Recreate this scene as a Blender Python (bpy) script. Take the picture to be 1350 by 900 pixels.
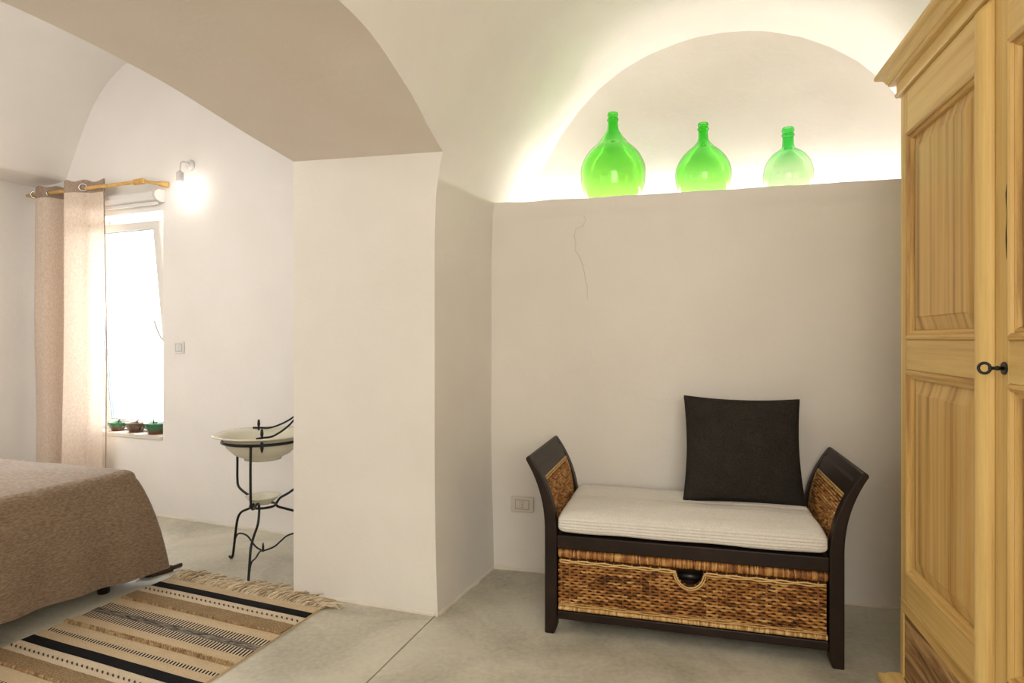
import bpy, math, random
from mathutils import Vector, Matrix, noise
random.seed(7)
for o in list(bpy.data.objects): bpy.data.objects.remove(o)
SC = bpy.context.scene
COL = SC.collection
PI = math.pi

# ------------------------------------------------------------------ camera
F, CX, CY, H = 830.0, 675.0, 446.0, 1.25
cd = bpy.data.cameras.new('camera'); cam = bpy.data.objects.new('camera', cd); COL.objects.link(cam)
cam.location = (0, 0, H); cam.rotation_euler = (PI/2, 0, 0)
cd.sensor_width = 36; cd.lens = F/1350*36; cd.shift_y = -4/1350; cd.clip_start = .02
SC.camera = cam

# ------------------------------------------------------------------ world, lights, exposure
w = bpy.data.worlds.new('world'); SC.world = w; w.use_nodes = True
bg = w.node_tree.nodes['Background']; bg.inputs[0].default_value = (.96, .98, 1, 1); bg.inputs[1].default_value = 9.0
SC.view_settings.view_transform = 'Standard'; SC.view_settings.look = 'None'
SC.view_settings.gamma = 1; SC.view_settings.use_curve_mapping = False
SC.view_settings.exposure = 0.58

def area(name, loc, target, sx, sy, power, col):
    l = bpy.data.lights.new(name, 'AREA'); l.shape = 'RECTANGLE'; l.size = sx; l.size_y = sy; l.energy = power; l.color = col
    o = bpy.data.objects.new(name, l); COL.objects.link(o); o.location = loc
    d = Vector(target) - Vector(loc); o.rotation_euler = d.to_track_quat('-Z', 'Y').to_euler()
    return o
area('room_fill', (.35, -1.1, 1.75), (.4, 3, 1.2), 1.9, 1.7, 39, (1.0, .95, .87))  # added soft fill behind the camera, stands in for the room's ambient light
area('bedroom_fill', (-3.5, 1.9, 2.3), (-3.0, 3.3, .5), 1.5, 1.3, 20, (1.0, .965, .93))  # added fill light out of view, aimed down to brighten the bed top

# ------------------------------------------------------------------ materials
area('bedroom_vault_fill', (-3.0, 1.3, 1.3), (-3.9, 3.6, 2.9), 1.2, 1.0, 9, (1.0, .965, .93))  # added fill light out of view, aimed up to lift the bedroom vault
def mat(name):
    m = bpy.data.materials.new(name); m.use_nodes = True
    nt = m.node_tree; b = nt.nodes['Principled BSDF']
    return m, nt, b
def nd(nt, t, **kw):
    n = nt.nodes.new(t)
    for k, v in kw.items():
        if k.startswith('i_'): n.inputs[k[2:].replace('_', ' ')].default_value = v
        else: setattr(n, k, v)
    return n
def coords(nt, kind='Object', scale=(1, 1, 1), rnd=False):
    tc = nd(nt, 'ShaderNodeTexCoord'); mp = nd(nt, 'ShaderNodeMapping'); mp.inputs['Scale'].default_value = scale
    nt.links.new(tc.outputs[kind], mp.inputs['Vector'])
    if rnd:
        oi = nd(nt, 'ShaderNodeObjectInfo'); mul = nd(nt, 'ShaderNodeVectorMath', operation='SCALE'); mul.inputs[0].default_value = (13, 7, 5)
        nt.links.new(oi.outputs['Random'], mul.inputs['Scale']); nt.links.new(mul.outputs[0], mp.inputs['Location'])
    return mp.outputs[0]
def ramp(nt, fac, stops):
    r = nd(nt, 'ShaderNodeValToRGB'); e = r.color_ramp.elements
    while len(e) < len(stops): e.new(.5)
    for q, (p, c) in zip(e, stops): q.position = p; q.color = (*c, 1)
    nt.links.new(fac, r.inputs[0]); return r.outputs[0]
def bump(nt, b, h, strength=.2, dist=.01, prev=None):
    n = nd(nt, 'ShaderNodeBump'); n.inputs['Strength'].default_value = strength; n.inputs['Distance'].default_value = dist
    nt.links.new(h, n.inputs['Height'])
    if prev: nt.links.new(prev, n.inputs['Normal'])
    nt.links.new(n.outputs[0], b.inputs['Normal']); return n.outputs[0]
def simple(name, col, rough=.5, metal=0, **kw):
    m, nt, b = mat(name); b.inputs['Base Color'].default_value = (*col, 1); b.inputs['Roughness'].default_value = rough
    b.inputs['Metallic'].default_value = metal
    v = coords(nt); n = nd(nt, 'ShaderNodeTexNoise'); n.inputs['Scale'].default_value = 60; nt.links.new(v, n.inputs['Vector'])
    bump(nt, b, n.outputs['Fac'], kw.get('bs', .08), .002)
    return m
def plaster(name, c1, c2, rough=.85):
    m, nt, b = mat(name); b.inputs['Roughness'].default_value = rough; b.inputs['Specular IOR Level'].default_value = .25
    v = coords(nt)
    n = nd(nt, 'ShaderNodeTexNoise'); n.inputs['Scale'].default_value = 2.2; n.inputs['Detail'].default_value = 5; nt.links.new(v, n.inputs['Vector'])
    nt.links.new(ramp(nt, n.outputs['Fac'], [(.3, c1), (.7, c2)]), b.inputs['Base Color'])
    a = nd(nt, 'ShaderNodeTexNoise'); a.inputs['Scale'].default_value = 5; a.inputs['Detail'].default_value = 5; a.inputs['Distortion'].default_value = .2; nt.links.new(v, a.inputs['Vector'])
    p = bump(nt, b, a.outputs['Fac'], .20, .03)
    c = nd(nt, 'ShaderNodeTexNoise'); c.inputs['Scale'].default_value = 70; c.inputs['Detail'].default_value = 4; nt.links.new(v, c.inputs['Vector'])
    bump(nt, b, c.outputs['Fac'], .12, .004, p)
    return m
M = {}
M['plaster'] = plaster('lime_plaster', (.80, .755, .69), (.85, .81, .745))
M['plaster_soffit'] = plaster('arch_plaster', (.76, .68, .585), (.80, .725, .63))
M['plaster_bed'] = plaster('bedroom_plaster', (.83, .79, .745), (.87, .835, .79))
M['crumb'] = plaster('crumbling_plaster', (.66, .60, .50), (.82, .76, .66))
# polished concrete
m, nt, b = mat('polished_concrete'); v = coords(nt)
n1 = nd(nt, 'ShaderNodeTexNoise'); n1.inputs['Scale'].default_value = 1.6; n1.inputs['Detail'].default_value = 8; n1.inputs['Roughness'].default_value = .65; n1.inputs['Distortion'].default_value = .6; nt.links.new(v, n1.inputs['Vector'])
n2 = nd(nt, 'ShaderNodeTexNoise'); n2.inputs['Scale'].default_value = 45; n2.inputs['Detail'].default_value = 5; nt.links.new(v, n2.inputs['Vector'])
mx = nd(nt, 'ShaderNodeMath', operation='MULTIPLY_ADD'); nt.links.new(n2.outputs['Fac'], mx.inputs[0]); mx.inputs[1].default_value = .28; nt.links.new(n1.outputs['Fac'], mx.inputs[2])
nt.links.new(ramp(nt, mx.outputs[0], [(.42, (.33, .315, .245)), (.54, (.47, .445, .355)), (.68, (.60, .57, .465)), (.85, (.70, .66, .55))]), b.inputs['Base Color'])
b.inputs['Roughness'].default_value = .42; b.inputs['Specular IOR Level'].default_value = .4
bump(nt, b, n2.outputs['Fac'], .05, .003); M['floor'] = m
M['joint'] = simple('joint_filler', (.035, .035, .03), .8)
# woods
def wood(name, sc, stops, rough=.45, dist=3.0, bs=.12):
    m, nt, b = mat(name); v = coords(nt, scale=sc, rnd=True)
    n = nd(nt, 'ShaderNodeTexNoise'); n.inputs['Scale'].default_value = 1; n.inputs['Detail'].default_value = 9; n.inputs['Roughness'].default_value = .68; n.inputs['Distortion'].default_value = dist*.12
    nt.links.new(v, n.inputs['Vector'])
    nt.links.new(ramp(nt, n.outputs['Fac'], stops), b.inputs['Base Color'])
    b.inputs['Roughness'].default_value = rough; b.inputs['Specular IOR Level'].default_value = .35
    bump(nt, b, n.outputs['Fac'], bs, .003); return m
pale = [(.27, (.46, .26, .08)), (.40, (.68, .45, .155)), (.55, (.78, .545, .20)), (.75, (.84, .645, .285))]
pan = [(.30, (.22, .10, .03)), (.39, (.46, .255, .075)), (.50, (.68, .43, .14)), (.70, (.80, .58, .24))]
dk = [(.34, (.10, .05, .02)), (.45, (.28, .15, .06)), (.55, (.52, .32, .14)), (.72, (.68, .47, .22))]
M['wood_v'] = wood('chestnut_stile', (24, 24, .8), pale, dist=1)
M['wood_h'] = wood('chestnut_rail', (.8, 24, 24), pale, dist=1)
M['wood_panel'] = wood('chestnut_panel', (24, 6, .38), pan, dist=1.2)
M['wood_mould'] = wood('chestnut_moulding', (24, 8, .9), pan, dist=1)
M['wood_mould_h'] = wood('chestnut_moulding_level', (.9, 8, 24), pan, dist=1)
M['wood_apron'] = wood('chestnut_apron', (2.0, 14, 20), dk, dist=9)
M['wood_dark'] = wood('dark_stained_wood', (8, 8, 8), [(.3, (.010, .006, .004)), (.6, (.022, .012, .008)), (.8, (.045, .024, .014))], rough=.42, bs=.05)
M['wood_dark'].node_tree.nodes['Principled BSDF'].inputs['Specular IOR Level'].default_value = .25
M['wood_rod'] = wood('golden_wood', (30, 30, 30), [(.3, (.55, .30, .08)), (.7, (.80, .52, .18))], rough=.35)
# strands (random per island)
def strand(name, stops, rough=.45):
    m, nt, b = mat(name); g = nd(nt, 'ShaderNodeNewGeometry'); v = coords(nt, scale=(30, 30, 30))
    n = nd(nt, 'ShaderNodeTexNoise'); n.inputs['Scale'].default_value = 1.5; nt.links.new(v, n.inputs['Vector'])
    a = nd(nt, 'ShaderNodeMath', operation='MULTIPLY_ADD'); nt.links.new(n.outputs['Fac'], a.inputs[0]); a.inputs[1].default_value = .7
    s = nd(nt, 'ShaderNodeMath', operation='MULTIPLY_ADD'); nt.links.new(g.outputs['Random Per Island'], s.inputs[0]); s.inputs[1].default_value = .55; s.inputs[2].default_value = -.12
    nt.links.new(s.outputs[0], a.inputs[2]); nt.links.new(ramp(nt, a.outputs[0], stops), b.inputs['Base Color'])
    b.inputs['Roughness'].default_value = rough; return m
M['wicker'] = strand('woven_wicker', [(.12, (.07, .024, .006)), (.35, (.25, .09, .018)), (.6, (.45, .20, .045)), (.9, (.68, .42, .15))], .35)
M['twine'] = strand('pale_twine', [(.2, (.34, .17, .05)), (.5, (.62, .38, .13)), (.8, (.76, .54, .24))])
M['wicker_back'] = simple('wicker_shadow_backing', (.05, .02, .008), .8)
M['fringe'] = strand('cotton_fringe', [(.2, (.36, .26, .15)), (.5, (.62, .50, .34)), (.8, (.74, .63, .46))], .9)
M['knot'] = strand('jute_braid', [(.2, (.23, .13, .055)), (.5, (.38, .24, .11)), (.8, (.50, .35, .19))], .9)
# fabrics
def fabric(name, c1, c2, sc=350, bs=.3, dist=.002, rough=.95, stretch=(1, 1, 1), sheen=0, mott=12):
    m, nt, b = mat(name); v = coords(nt, scale=stretch)
    n = nd(nt, 'ShaderNodeTexNoise'); n.inputs['Scale'].default_value = mott; n.inputs['Detail'].default_value = 6; nt.links.new(v, n.inputs['Vector'])
    k = nd(nt, 'ShaderNodeTexNoise'); k.inputs['Scale'].default_value = sc; k.inputs['Detail'].default_value = 2; nt.links.new(v, k.inputs['Vector'])
    a = nd(nt, 'ShaderNodeMath', operation='MULTIPLY_ADD'); nt.links.new(k.outputs['Fac'], a.inputs[0]); a.inputs[1].default_value = .8
    h = nd(nt, 'ShaderNodeMath', operation='MULTIPLY'); nt.links.new(n.outputs['Fac'], h.inputs[0]); h.inputs[1].default_value = .2; nt.links.new(h.outputs[0], a.inputs[2])
    nt.links.new(ramp(nt, a.outputs[0], [(.35, c1), (.65, c2)]), b.inputs['Base Color'])
    b.inputs['Roughness'].default_value = rough; b.inputs['Specular IOR Level'].default_value = .1; b.inputs['Sheen Weight'].default_value = sheen
    bump(nt, b, k.outputs['Fac'], bs, dist); return m
M['bedspread'] = fabric('taupe_bedspread', (.20, .14, .095), (.33, .245, .17), 190, .4, .003, stretch=(.3, .3, 1), sheen=.28)
M['bedspread'].node_tree.nodes['Principled BSDF'].inputs['Sheen Roughness'].default_value = .4
M['cushion_white'] = fabric('ribbed_cotton', (.70, .66, .60), (.80, .77, .71), 200, .15, .002)
M['pillow'] = fabric('charcoal_linen', (.020, .017, .014), (.045, .038, .032), 260, .35, .002)
M['rug_beige'] = fabric('rug_beige_wool', (.50, .38, .235), (.64, .51, .335), 220, .4, .002)
M['rug_cream'] = fabric('rug_cream_wool', (.56, .46, .32), (.70, .60, .45), 220, .4, .002)
M['rug_tan'] = fabric('rug_tan_pile', (.22, .145, .075), (.42, .30, .17), 160, .9, .006)
M['rug_black'] = fabric('rug_black_wool', (.007, .007, .008), (.02, .02, .022), 220, .4, .002)
M['rug_dark'] = fabric('rug_charcoal_wool', (.015, .017, .02), (.34, .30, .24), 40, .4, .002, stretch=(.6, 7, 1), mott=40)
M['mattress'] = fabric('mattress_cloth', (.6, .58, .55), (.68, .66, .62), 200)
# curtain: diffuse + translucent linen
def sheer(name, c1, c2, tr):
    m, nt, b = mat(name); out = nt.nodes['Material Output']; v = coords(nt, scale=(1, 1, .5))
    n = nd(nt, 'ShaderNodeTexNoise'); n.inputs['Scale'].default_value = 120; n.inputs['Detail'].default_value = 4; nt.links.new(v, n.inputs['Vector'])
    c = ramp(nt, n.outputs['Fac'], [(.3, c1), (.7, c2)]); nt.links.new(c, b.inputs['Base Color']); b.inputs['Roughness'].default_value = .95; b.inputs['Specular IOR Level'].default_value = .05
    t = nd(nt, 'ShaderNodeBsdfTranslucent'); nt.links.new(c, t.inputs['Color'])
    mxx = nd(nt, 'ShaderNodeMixShader'); mxx.inputs[0].default_value = tr
    nt.links.new(b.outputs[0], mxx.inputs[1]); nt.links.new(t.outputs[0], mxx.inputs[2]); nt.links.new(mxx.outputs[0], out.inputs[0]); return m
M['curtain'] = sheer('sheer_linen', (.66, .53, .42), (.80, .68, .57), .24)
M['curtain_head'] = sheer('linen_heading', (.34, .25, .19), (.46, .36, .28), .25)
# glass
def glass(name, col, neck, z0, z1):
    m, nt, b = mat(name); b.inputs['Roughness'].default_value = 0
    b.inputs['Transmission Weight'].default_value = 1; b.inputs['IOR'].default_value = 1.45
    tc = nd(nt, 'ShaderNodeTexCoord'); sp = nd(nt, 'ShaderNodeSeparateXYZ'); nt.links.new(tc.outputs['Object'], sp.inputs[0])
    r = nd(nt, 'ShaderNodeMapRange'); r.inputs['From Min'].default_value = z0; r.inputs['From Max'].default_value = z1; nt.links.new(sp.outputs['Z'], r.inputs['Value'])
    nt.links.new(ramp(nt, r.outputs[0], [(0, col), (1, neck)]), b.inputs['Base Color'])      # the glass is thicker in the neck
    v = coords(nt, scale=(1, 1, 3)); n = nd(nt, 'ShaderNodeTexNoise'); n.inputs['Scale'].default_value = 12; nt.links.new(v, n.inputs['Vector']); bump(nt, b, n.outputs['Fac'], .12, .004)
    return m
M['glass_green'] = glass('green_glass', (.62, .94, .38), (.16, .82, .10), .12, .42); M['glass_green2'] = glass('green_glass_mid', (.60, .93, .42), (.16, .80, .12), .10, .34); M['glass_pale'] = glass('pale_green_glass', (.74, .94, .68), (.20, .80, .26), .16, .25)
m, nt, b = mat('window_glass'); out = nt.nodes['Material Output']
tr = nd(nt, 'ShaderNodeBsdfTransparent'); gl = nd(nt, 'ShaderNodeBsdfGlossy'); gl.inputs['Roughness'].default_value = .02
fr = nd(nt, 'ShaderNodeMath', operation='MULTIPLY'); lw = nd(nt, 'ShaderNodeLayerWeight'); lw.inputs[0].default_value = .25; nt.links.new(lw.outputs['Facing'], fr.inputs[0]); fr.inputs[1].default_value = .25; mxx = nd(nt, 'ShaderNodeMixShader'); nt.links.new(fr.outputs[0], mxx.inputs[0]); nt.links.new(tr.outputs[0], mxx.inputs[1]); nt.links.new(gl.outputs[0], mxx.inputs[2]); nt.links.new(mxx.outputs[0], out.inputs[0]); M['pane'] = m
M['white_paint'] = simple('white_painted_wood', (.80, .77, .72), .4)
M['white_plastic'] = simple('white_plastic', (.78, .76, .73), .35)
M['outlet_plastic'] = simple('ivory_plastic', (.68, .62, .52), .4)
M['dark_plastic'] = simple('black_plastic', (.01, .01, .01), .3)
M['gasket'] = simple('grey_gasket', (.22, .27, .33), .5)
M['iron'] = simple('black_wrought_iron', (.006, .009, .011), .38, .3)
M['enamel'] = simple('cream_enamel', (.70, .67, .53), .25)
M['steel'] = simple('steel', (.6, .58, .55), .25, 1)
M['leather'] = simple('brown_leather', (.05, .025, .015), .35)
M['stone'] = simple('pale_stone', (.70, .65, .58), .6)
M['sap'] = simple('knot_black', (.02, .012, .006), .7)
M['crack'] = simple('crack_shadow', (.66, .60, .52), .9)
def glaze(name, c1, c2, z0, z1):
    m, nt, b = mat(name); tc = nd(nt, 'ShaderNodeTexCoord'); sp = nd(nt, 'ShaderNodeSeparateXYZ'); nt.links.new(tc.outputs['Object'], sp.inputs[0])
    n = nd(nt, 'ShaderNodeTexNoise'); n.inputs['Scale'].default_value = 40; nt.links.new(tc.outputs['Object'], n.inputs['Vector'])
    a = nd(nt, 'ShaderNodeMath', operation='MULTIPLY_ADD'); nt.links.new(n.outputs['Fac'], a.inputs[0]); a.inputs[1].default_value = .02; nt.links.new(sp.outputs['Z'], a.inputs[2])
    r = nd(nt, 'ShaderNodeMapRange'); r.inputs['From Min'].default_value = z0; r.inputs['From Max'].default_value = z1; nt.links.new(a.outputs[0], r.inputs['Value'])
    nt.links.new(ramp(nt, r.outputs[0], [(.35, c1), (.6, c2)]), b.inputs['Base Color']); b.inputs['Roughness'].default_value = .25; return m
M['pot_green'] = glaze('green_glazed_pottery', (.16, .05, .02), (.045, .17, .08), 0, .08)
M['pot_brown'] = glaze('brown_glazed_pottery', (.10, .035, .015), (.13, .09, .05), 0, .08)
def emit(name, col, st):
    m, nt, b = mat(name); b.inputs['Emission Color'].default_value = (*col, 1); b.inputs['Emission Strength'].default_value = st; b.inputs['Base Color'].default_value = (*col, 1); return m
M['led'] = emit('led_strip', (1.0, .955, .93), 80)
M['bulb'] = emit('lamp_bulb', (1.0, .95, .88), 18)

# ------------------------------------------------------------------ mesh helpers
class MB:
    def __init__(s): s.v = []; s.f = []; s.m = []; s.sm = []
    def add(s, vs, fs, mi=0, smooth=False):
        n = len(s.v); s.v += [tuple(p) for p in vs]
        for f in fs: s.f.append(tuple(i+n for i in f)); s.m.append(mi); s.sm.append(smooth)
    def box(s, x0, x1, y0, y1, z0, z1, mi=0):
        s.add([(x, y, z) for z in (z0, z1) for y in (y0, y1) for x in (x0, x1)],
              [(0, 2, 3, 1), (4, 5, 7, 6), (0, 1, 5, 4), (2, 6, 7, 3), (0, 4, 6, 2), (1, 3, 7, 5)], mi)
    def grid(s, fn, nu, nv, mi=0, cu=False, cv=False, smooth=True):
        n = len(s.v); U = nu if cu else nu+1; V = nv if cv else nv+1
        for i in range(U):
            for j in range(V): s.v.append(tuple(fn(i/nu, j/nv)))
        for i in range(nu):
            for j in range(nv):
                a = n+(i % U)*V+(j % V); b_ = n+((i+1) % U)*V+(j % V); c = n+((i+1) % U)*V+((j+1) % V); d = n+(i % U)*V+((j+1) % V)
                s.f.append((a, b_, c, d)); s.m.append(mi); s.sm.append(smooth)
    def tube(s, pts, r, n=8, mi=0, closed=False, flat=1.0, caps=True):
        pts = [Vector(p) for p in pts]; N = len(pts); base = len(s.v); up = None
        for i, p in enumerate(pts):
            a = pts[(i-1) % N] if (closed or i > 0) else p; c = pts[(i+1) % N] if (closed or i < N-1) else p
            t = (c-a).normalized() if (c-a).length > 1e-9 else Vector((0, 0, 1))
            if up is None:
                up = Vector((0, 0, 1)) if abs(t.z) < .9 else Vector((1, 0, 0))
            e1 = (up - t*up.dot(t)).normalized(); e2 = t.cross(e1); up = e1
            rr = r[i] if isinstance(r, (list, tuple)) else r
            for k in range(n):
                th = 2*PI*k/n; s.v.append(tuple(p + e1*(math.cos(th)*rr) + e2*(math.sin(th)*rr*flat)))
        L = N if closed else N-1
        for i in range(L):
            for k in range(n):
                a = base+i*n+k; b_ = base+i*n+(k+1) % n; j = (i+1) % N
                s.f.append((a, b_, base+j*n+(k+1) % n, base+j*n+k)); s.m.append(mi); s.sm.append(True)
        if not closed and caps:
            s.f.append(tuple(base+k for k in range(n))[::-1]); s.m.append(mi); s.sm.append(False)
            s.f.append(tuple(base+(N-1)*n+k for k in range(n))); s.m.append(mi); s.sm.append(False)
    def lathe(s, prof, n=48, mi=0, c=(0, 0, 0)):
        base = len(s.v)
        for (r, z) in prof:
            for k in range(n): th = 2*PI*k/n; s.v.append((c[0]+r*math.cos(th), c[1]+r*math.sin(th), c[2]+z))
        for i in range(len(prof)-1):
            for k in range(n):
                s.f.append((base+i*n+k, base+i*n+(k+1) % n, base+(i+1)*n+(k+1) % n, base+(i+1)*n+k)); s.m.append(mi); s.sm.append(True)
    def prism(s, poly, y0, y1, mi=0, ax='y'):
        n = len(poly)
        def P(a, b_, y): return (a, y, b_) if ax == 'y' else ((y, a, b_) if ax == 'x' else (a, b_, y))
        s.add([P(a, b_, y0) for a, b_ in poly]+[P(a, b_, y1) for a, b_ in poly],
              [tuple(range(n)), tuple(range(2*n-1, n-1, -1))]+[(i, i+n, (i+1) % n+n, (i+1) % n) for i in range(n)], mi)
    def build(s, name, mats, parent=None, bevel=0, smooth_all=False, loc=None, rz=None, fixn=True):
        me = bpy.data.meshes.new(name); me.from_pydata(s.v, [], s.f)
        for mm in (mats if isinstance(mats, (list, tuple)) else [mats]): me.materials.append(M[mm])
        me.polygons.foreach_set('material_index', s.m); me.polygons.foreach_set('use_smooth', [True]*len(s.f) if smooth_all else s.sm)
        me.update()
        if fixn:
            import bmesh
            bm = bmesh.new(); bm.from_mesh(me); bmesh.ops.recalc_face_normals(bm, faces=bm.faces); bm.to_mesh(me); bm.free()
        o = bpy.data.objects.new(name, me); COL.objects.link(o)
        if parent: o.parent = parent
        if loc: o.location = loc
        if rz is not None: o.rotation_euler = (0, 0, rz)
        if bevel:
            bv = o.modifiers.new('bevel', 'BEVEL'); bv.width = bevel; bv.segments = 2; bv.limit_method = 'ANGLE'; bv.angle_limit = .6
        return o
def thing(name, label, cat, loc=(0, 0, 0), rz=0, group=None):
    o = bpy.data.objects.new(name, None); COL.objects.link(o); o.empty_display_size = .1
    o.location = loc; o.rotation_euler = (0, 0, rz); tag(o, label, cat, group); return o
def tag(o, label=None, cat=None, group=None, kind=None):
    if label: o['label'] = label
    if cat: o['category'] = cat
    if group: o['group'] = group
    if kind: o['kind'] = kind
    return o
def struct(o): o['kind'] = 'structure'; return o
def dup(root, loc=None, rz=None, parent=None):
    r = root.copy(); COL.objects.link(r)
    if parent: r.parent = parent
    if loc: r.location = loc
    if rz is not None: r.rotation_euler = (0, 0, rz)
    for c in root.children: dup(c, parent=r)
    return r
def interp(x, tab):
    if x <= tab[0][0]: return tab[0][1]
    for (a, fa), (b_, fb) in zip(tab, tab[1:]):
        if x <= b_: return fa+(fb-fa)*(x-a)/(b_-a)
    return tab[-1][1]
def smooth_path(pts, n=8, closed=False):
    P = [Vector(p) for p in pts]; N = len(P); out = []
    rng = range(N if closed else N-1)
    for i in rng:
        g = lambda k: P[k % N] if closed else P[max(0, min(N-1, k))]
        a, b_, c, d = g(i-1), g(i), g(i+1), g(i+2)
        for k in range(n):
            t = k/n; out.append(.5*((2*b_)+(c-a)*t+(2*a-5*b_+4*c-d)*t*t+(3*b_-a-3*c+d)*t**3))
    if not closed: out.append(P[-1])
    return out
def nz(x, y, z, s=1.0): return noise.noise(Vector((x*s, y*s, z*s)))
def V2(x, y): return Vector((x, y))

# ------------------------------------------------------------------ plan
A = V2(-.3484, 2.8347); B = V2(-.1118, 3.4354); vl = (B-A).normalized(); ul = V2(vl.y, -vl.x)
P0 = V2(-1.0714, 3.0878)                       # far corner of the arch reveal
uw = V2(.9631, -.2693); vw = V2(.2693, .9631)   # back wall axes
Bp = B+vw*.5; Lp = Bp+uw*.05; Rp = Bp+uw*2.385
vr = V2(.2616, .965)
LEDGE = 1.985
SPR = 1.65
DN = [(0, 2.99), (.12, 2.983), (.222, 2.96), (.36, 2.91), (.487, 2.838), (.60, 2.745), (.70, 2.63), (.80, 2.48), (.89, 2.30), (.95, 2.15), (.975, 2.05), (.993, 1.9), (1.0, 1.65)]
def zprof(x): return interp(abs(x), DN)
def dprof(z):                       # normalised |x| for a height
    for (a, za), (b_, zb) in zip(DN, DN[1:]):
        if z >= zb: return a+(b_-a)*(za-z)/(za-zb)
    return 1.0
def wallL(wd):  # left wall foot at distance wd (perpendicular to back wall) in front of the lunette
    return Lp - vl*(wd/vl.dot(vw))
def wallR(wd): return Rp - vr*(wd/vr.dot(vw))
WD_MAX = 5.3
wdA = (Lp-A).dot(vw)
def vault_pt(wd, x, z):
    l = wallL(wd); r = wallR(wd); p = l+(r-l)*((x+1)/2)
    return Vector((p.x, p.y, z))

# floor: two slabs with the expansion joint between them, along the dividing wall
mb = MB(); d = V2(.166, .504).normalized(); n_ = V2(d.y, -d.x); J = V2(-.363, 2.789); g = .0032
a0 = J+d*3; a1 = J-d*8
mb.box(-8, 5, -3, 8, -.3, -.012, 1)
for sgn, far in ((1, 5), (-1, -9)):
    q = [a0+n_*g*sgn, a1+n_*g*sgn, a1+n_*far, a0+n_*far]
    if sgn < 0: q = q[::-1]
    mb.prism([(p.x, p.y) for p in q], -.012, 0, 0, ax='z')
struct(mb.build('floor', ['floor', 'joint']))

# back wall below the ledge (with its ledge shelf) and the lunette above
mb = MB()
l0 = B-uw*.35; r0 = B+uw*2.75
def bw(u, v):
    p = l0+(r0-l0)*u; z = v*LEDGE
    k = .006*nz(p.x*1.3, z*1.3, 3.1)+.0025*nz(p.x*5, z*5, 1.7)
    if z > LEDGE-.10: k -= .008*min(1, (z-(LEDGE-.10))/.05)     # the lip band under the ledge stands a little proud
    if v > .999: z += .004*nz(p.x*6, 0, 9)+.003*nz(p.x*20, 0, 2)
    q = p+vw*k; return (q.x, q.y, z)
mb.grid(bw, 130, 100)
def lg(u, v):
    p = l0+(r0-l0)*u; a = Vector(bw(u, 1))
    if v == 0: return a
    q = p+vw*(.62*v); return (q.x, q.y, LEDGE)
mb.grid(lg, 130, 3)
struct(mb.build('wall_back', 'plaster', fixn=False))
mb = MB()
def lun(u, v):
    p = (Bp-uw*.3)+(uw*3.0)*u; z = LEDGE-.05+v*1.2
    q = p+vw*(.006*nz(p.x*2, z*2, 5)+.003*nz(p.x*6, z*6, 8)); return (q.x, q.y, z)
mb.grid(lun, 90, 45)
struct(mb.build('wall_lunette', 'plaster'))
# crack in the plaster under the first bottle
def on_back(px, py, off=.001):
    r = (px-CX)/F; k = (r*B.y-B.x)/(uw.x-r*uw.y); p = B+uw*k-vw*off; return Vector((p.x, p.y, H+(CY-py)/F*p.y))
mb = MB(); pts = []
for px, py in [(771, 266), (769, 280), (772, 290), (768, 298), (759, 302), (757, 310), (759, 320), (758, 330), (764, 338), (768, 348), (771, 362), (774, 378), (775, 395)]: pts.append(on_back(px, py, -.001))
for a, c in zip(pts, pts[1:]):
    mb.tube([a, (a+c)/2+Vector((random.uniform(-.002, .002), 0, 0)), c], .0012, 5)
wb = bpy.data.objects['wall_back']; o = mb.build('plaster_crack', 'crack', wb)

# left wall of the room: short return beyond the arch, and near pier; foot flares slightly
def flare(z): return .0 if z > .75 else .016*(1-z/.75)**2
def left_piece(mb, s0, s1, ztop, n):
    def fn(u, v):
        s = s0+(s1-s0)*u; p = A+vl*s; z = v*ztop
        k = flare(z)+.004*nz(p.x*2, p.y*2, z*2)*min(1, 4*u if s0 == 0 else 1)*min(1, (ztop-z)*3)
        q = p+ul*k; return (q.x, q.y, z)
    mb.grid(fn, n, 40)
SB = (B-A).length; S_NEAR = -2.5
mb = MB(); left_piece(mb, 0, SB+.75, SPR, 16); left_piece(mb, -4.6, S_NEAR, SPR, 16)
struct(mb.build('wall_left', 'plaster', fixn=False))

# arch edges: s is measured from A toward the viewer
ZF = [(0, 2.088), (.05, 2.104), (.241, 2.172), (.375, 2.213), (.53, 2.250), (.649, 2.279), (.762, 2.296), (.882, 2.304), (1.05, 2.308), (1.25, 2.31)]
ZB = [(0, 2.117), (.089, 2.130), (.282, 2.158), (.492, 2.194), (.62, 2.217), (.748, 2.236), (.954, 2.255), (1.152, 2.2645), (1.25, 2.266)]
def arch(tab, s):
    s = min(s, 2.5-s) if 0 <= s <= 2.5 else 0
    # light smoothing of the table
    return (interp(s, tab)*2+interp(max(0, s-.05), tab)+interp(min(1.25, s+.05), tab))/4 if s > .06 else interp(s, tab)
def vpt(wd, x, z):          # vault point with the plaster's slight unevenness
    q = vault_pt(wd, x, z); fade = min(1, max(0, (z-SPR)*4))
    k = .007*nz(q.x*1.5, q.y*1.5, z*1.5)+.003*nz(q.x*5, q.y*5, z*5)
    return Vector((q.x+.5*k*fade*(-x), q.y, q.z+k*fade*abs(1-abs(x))))
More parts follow.
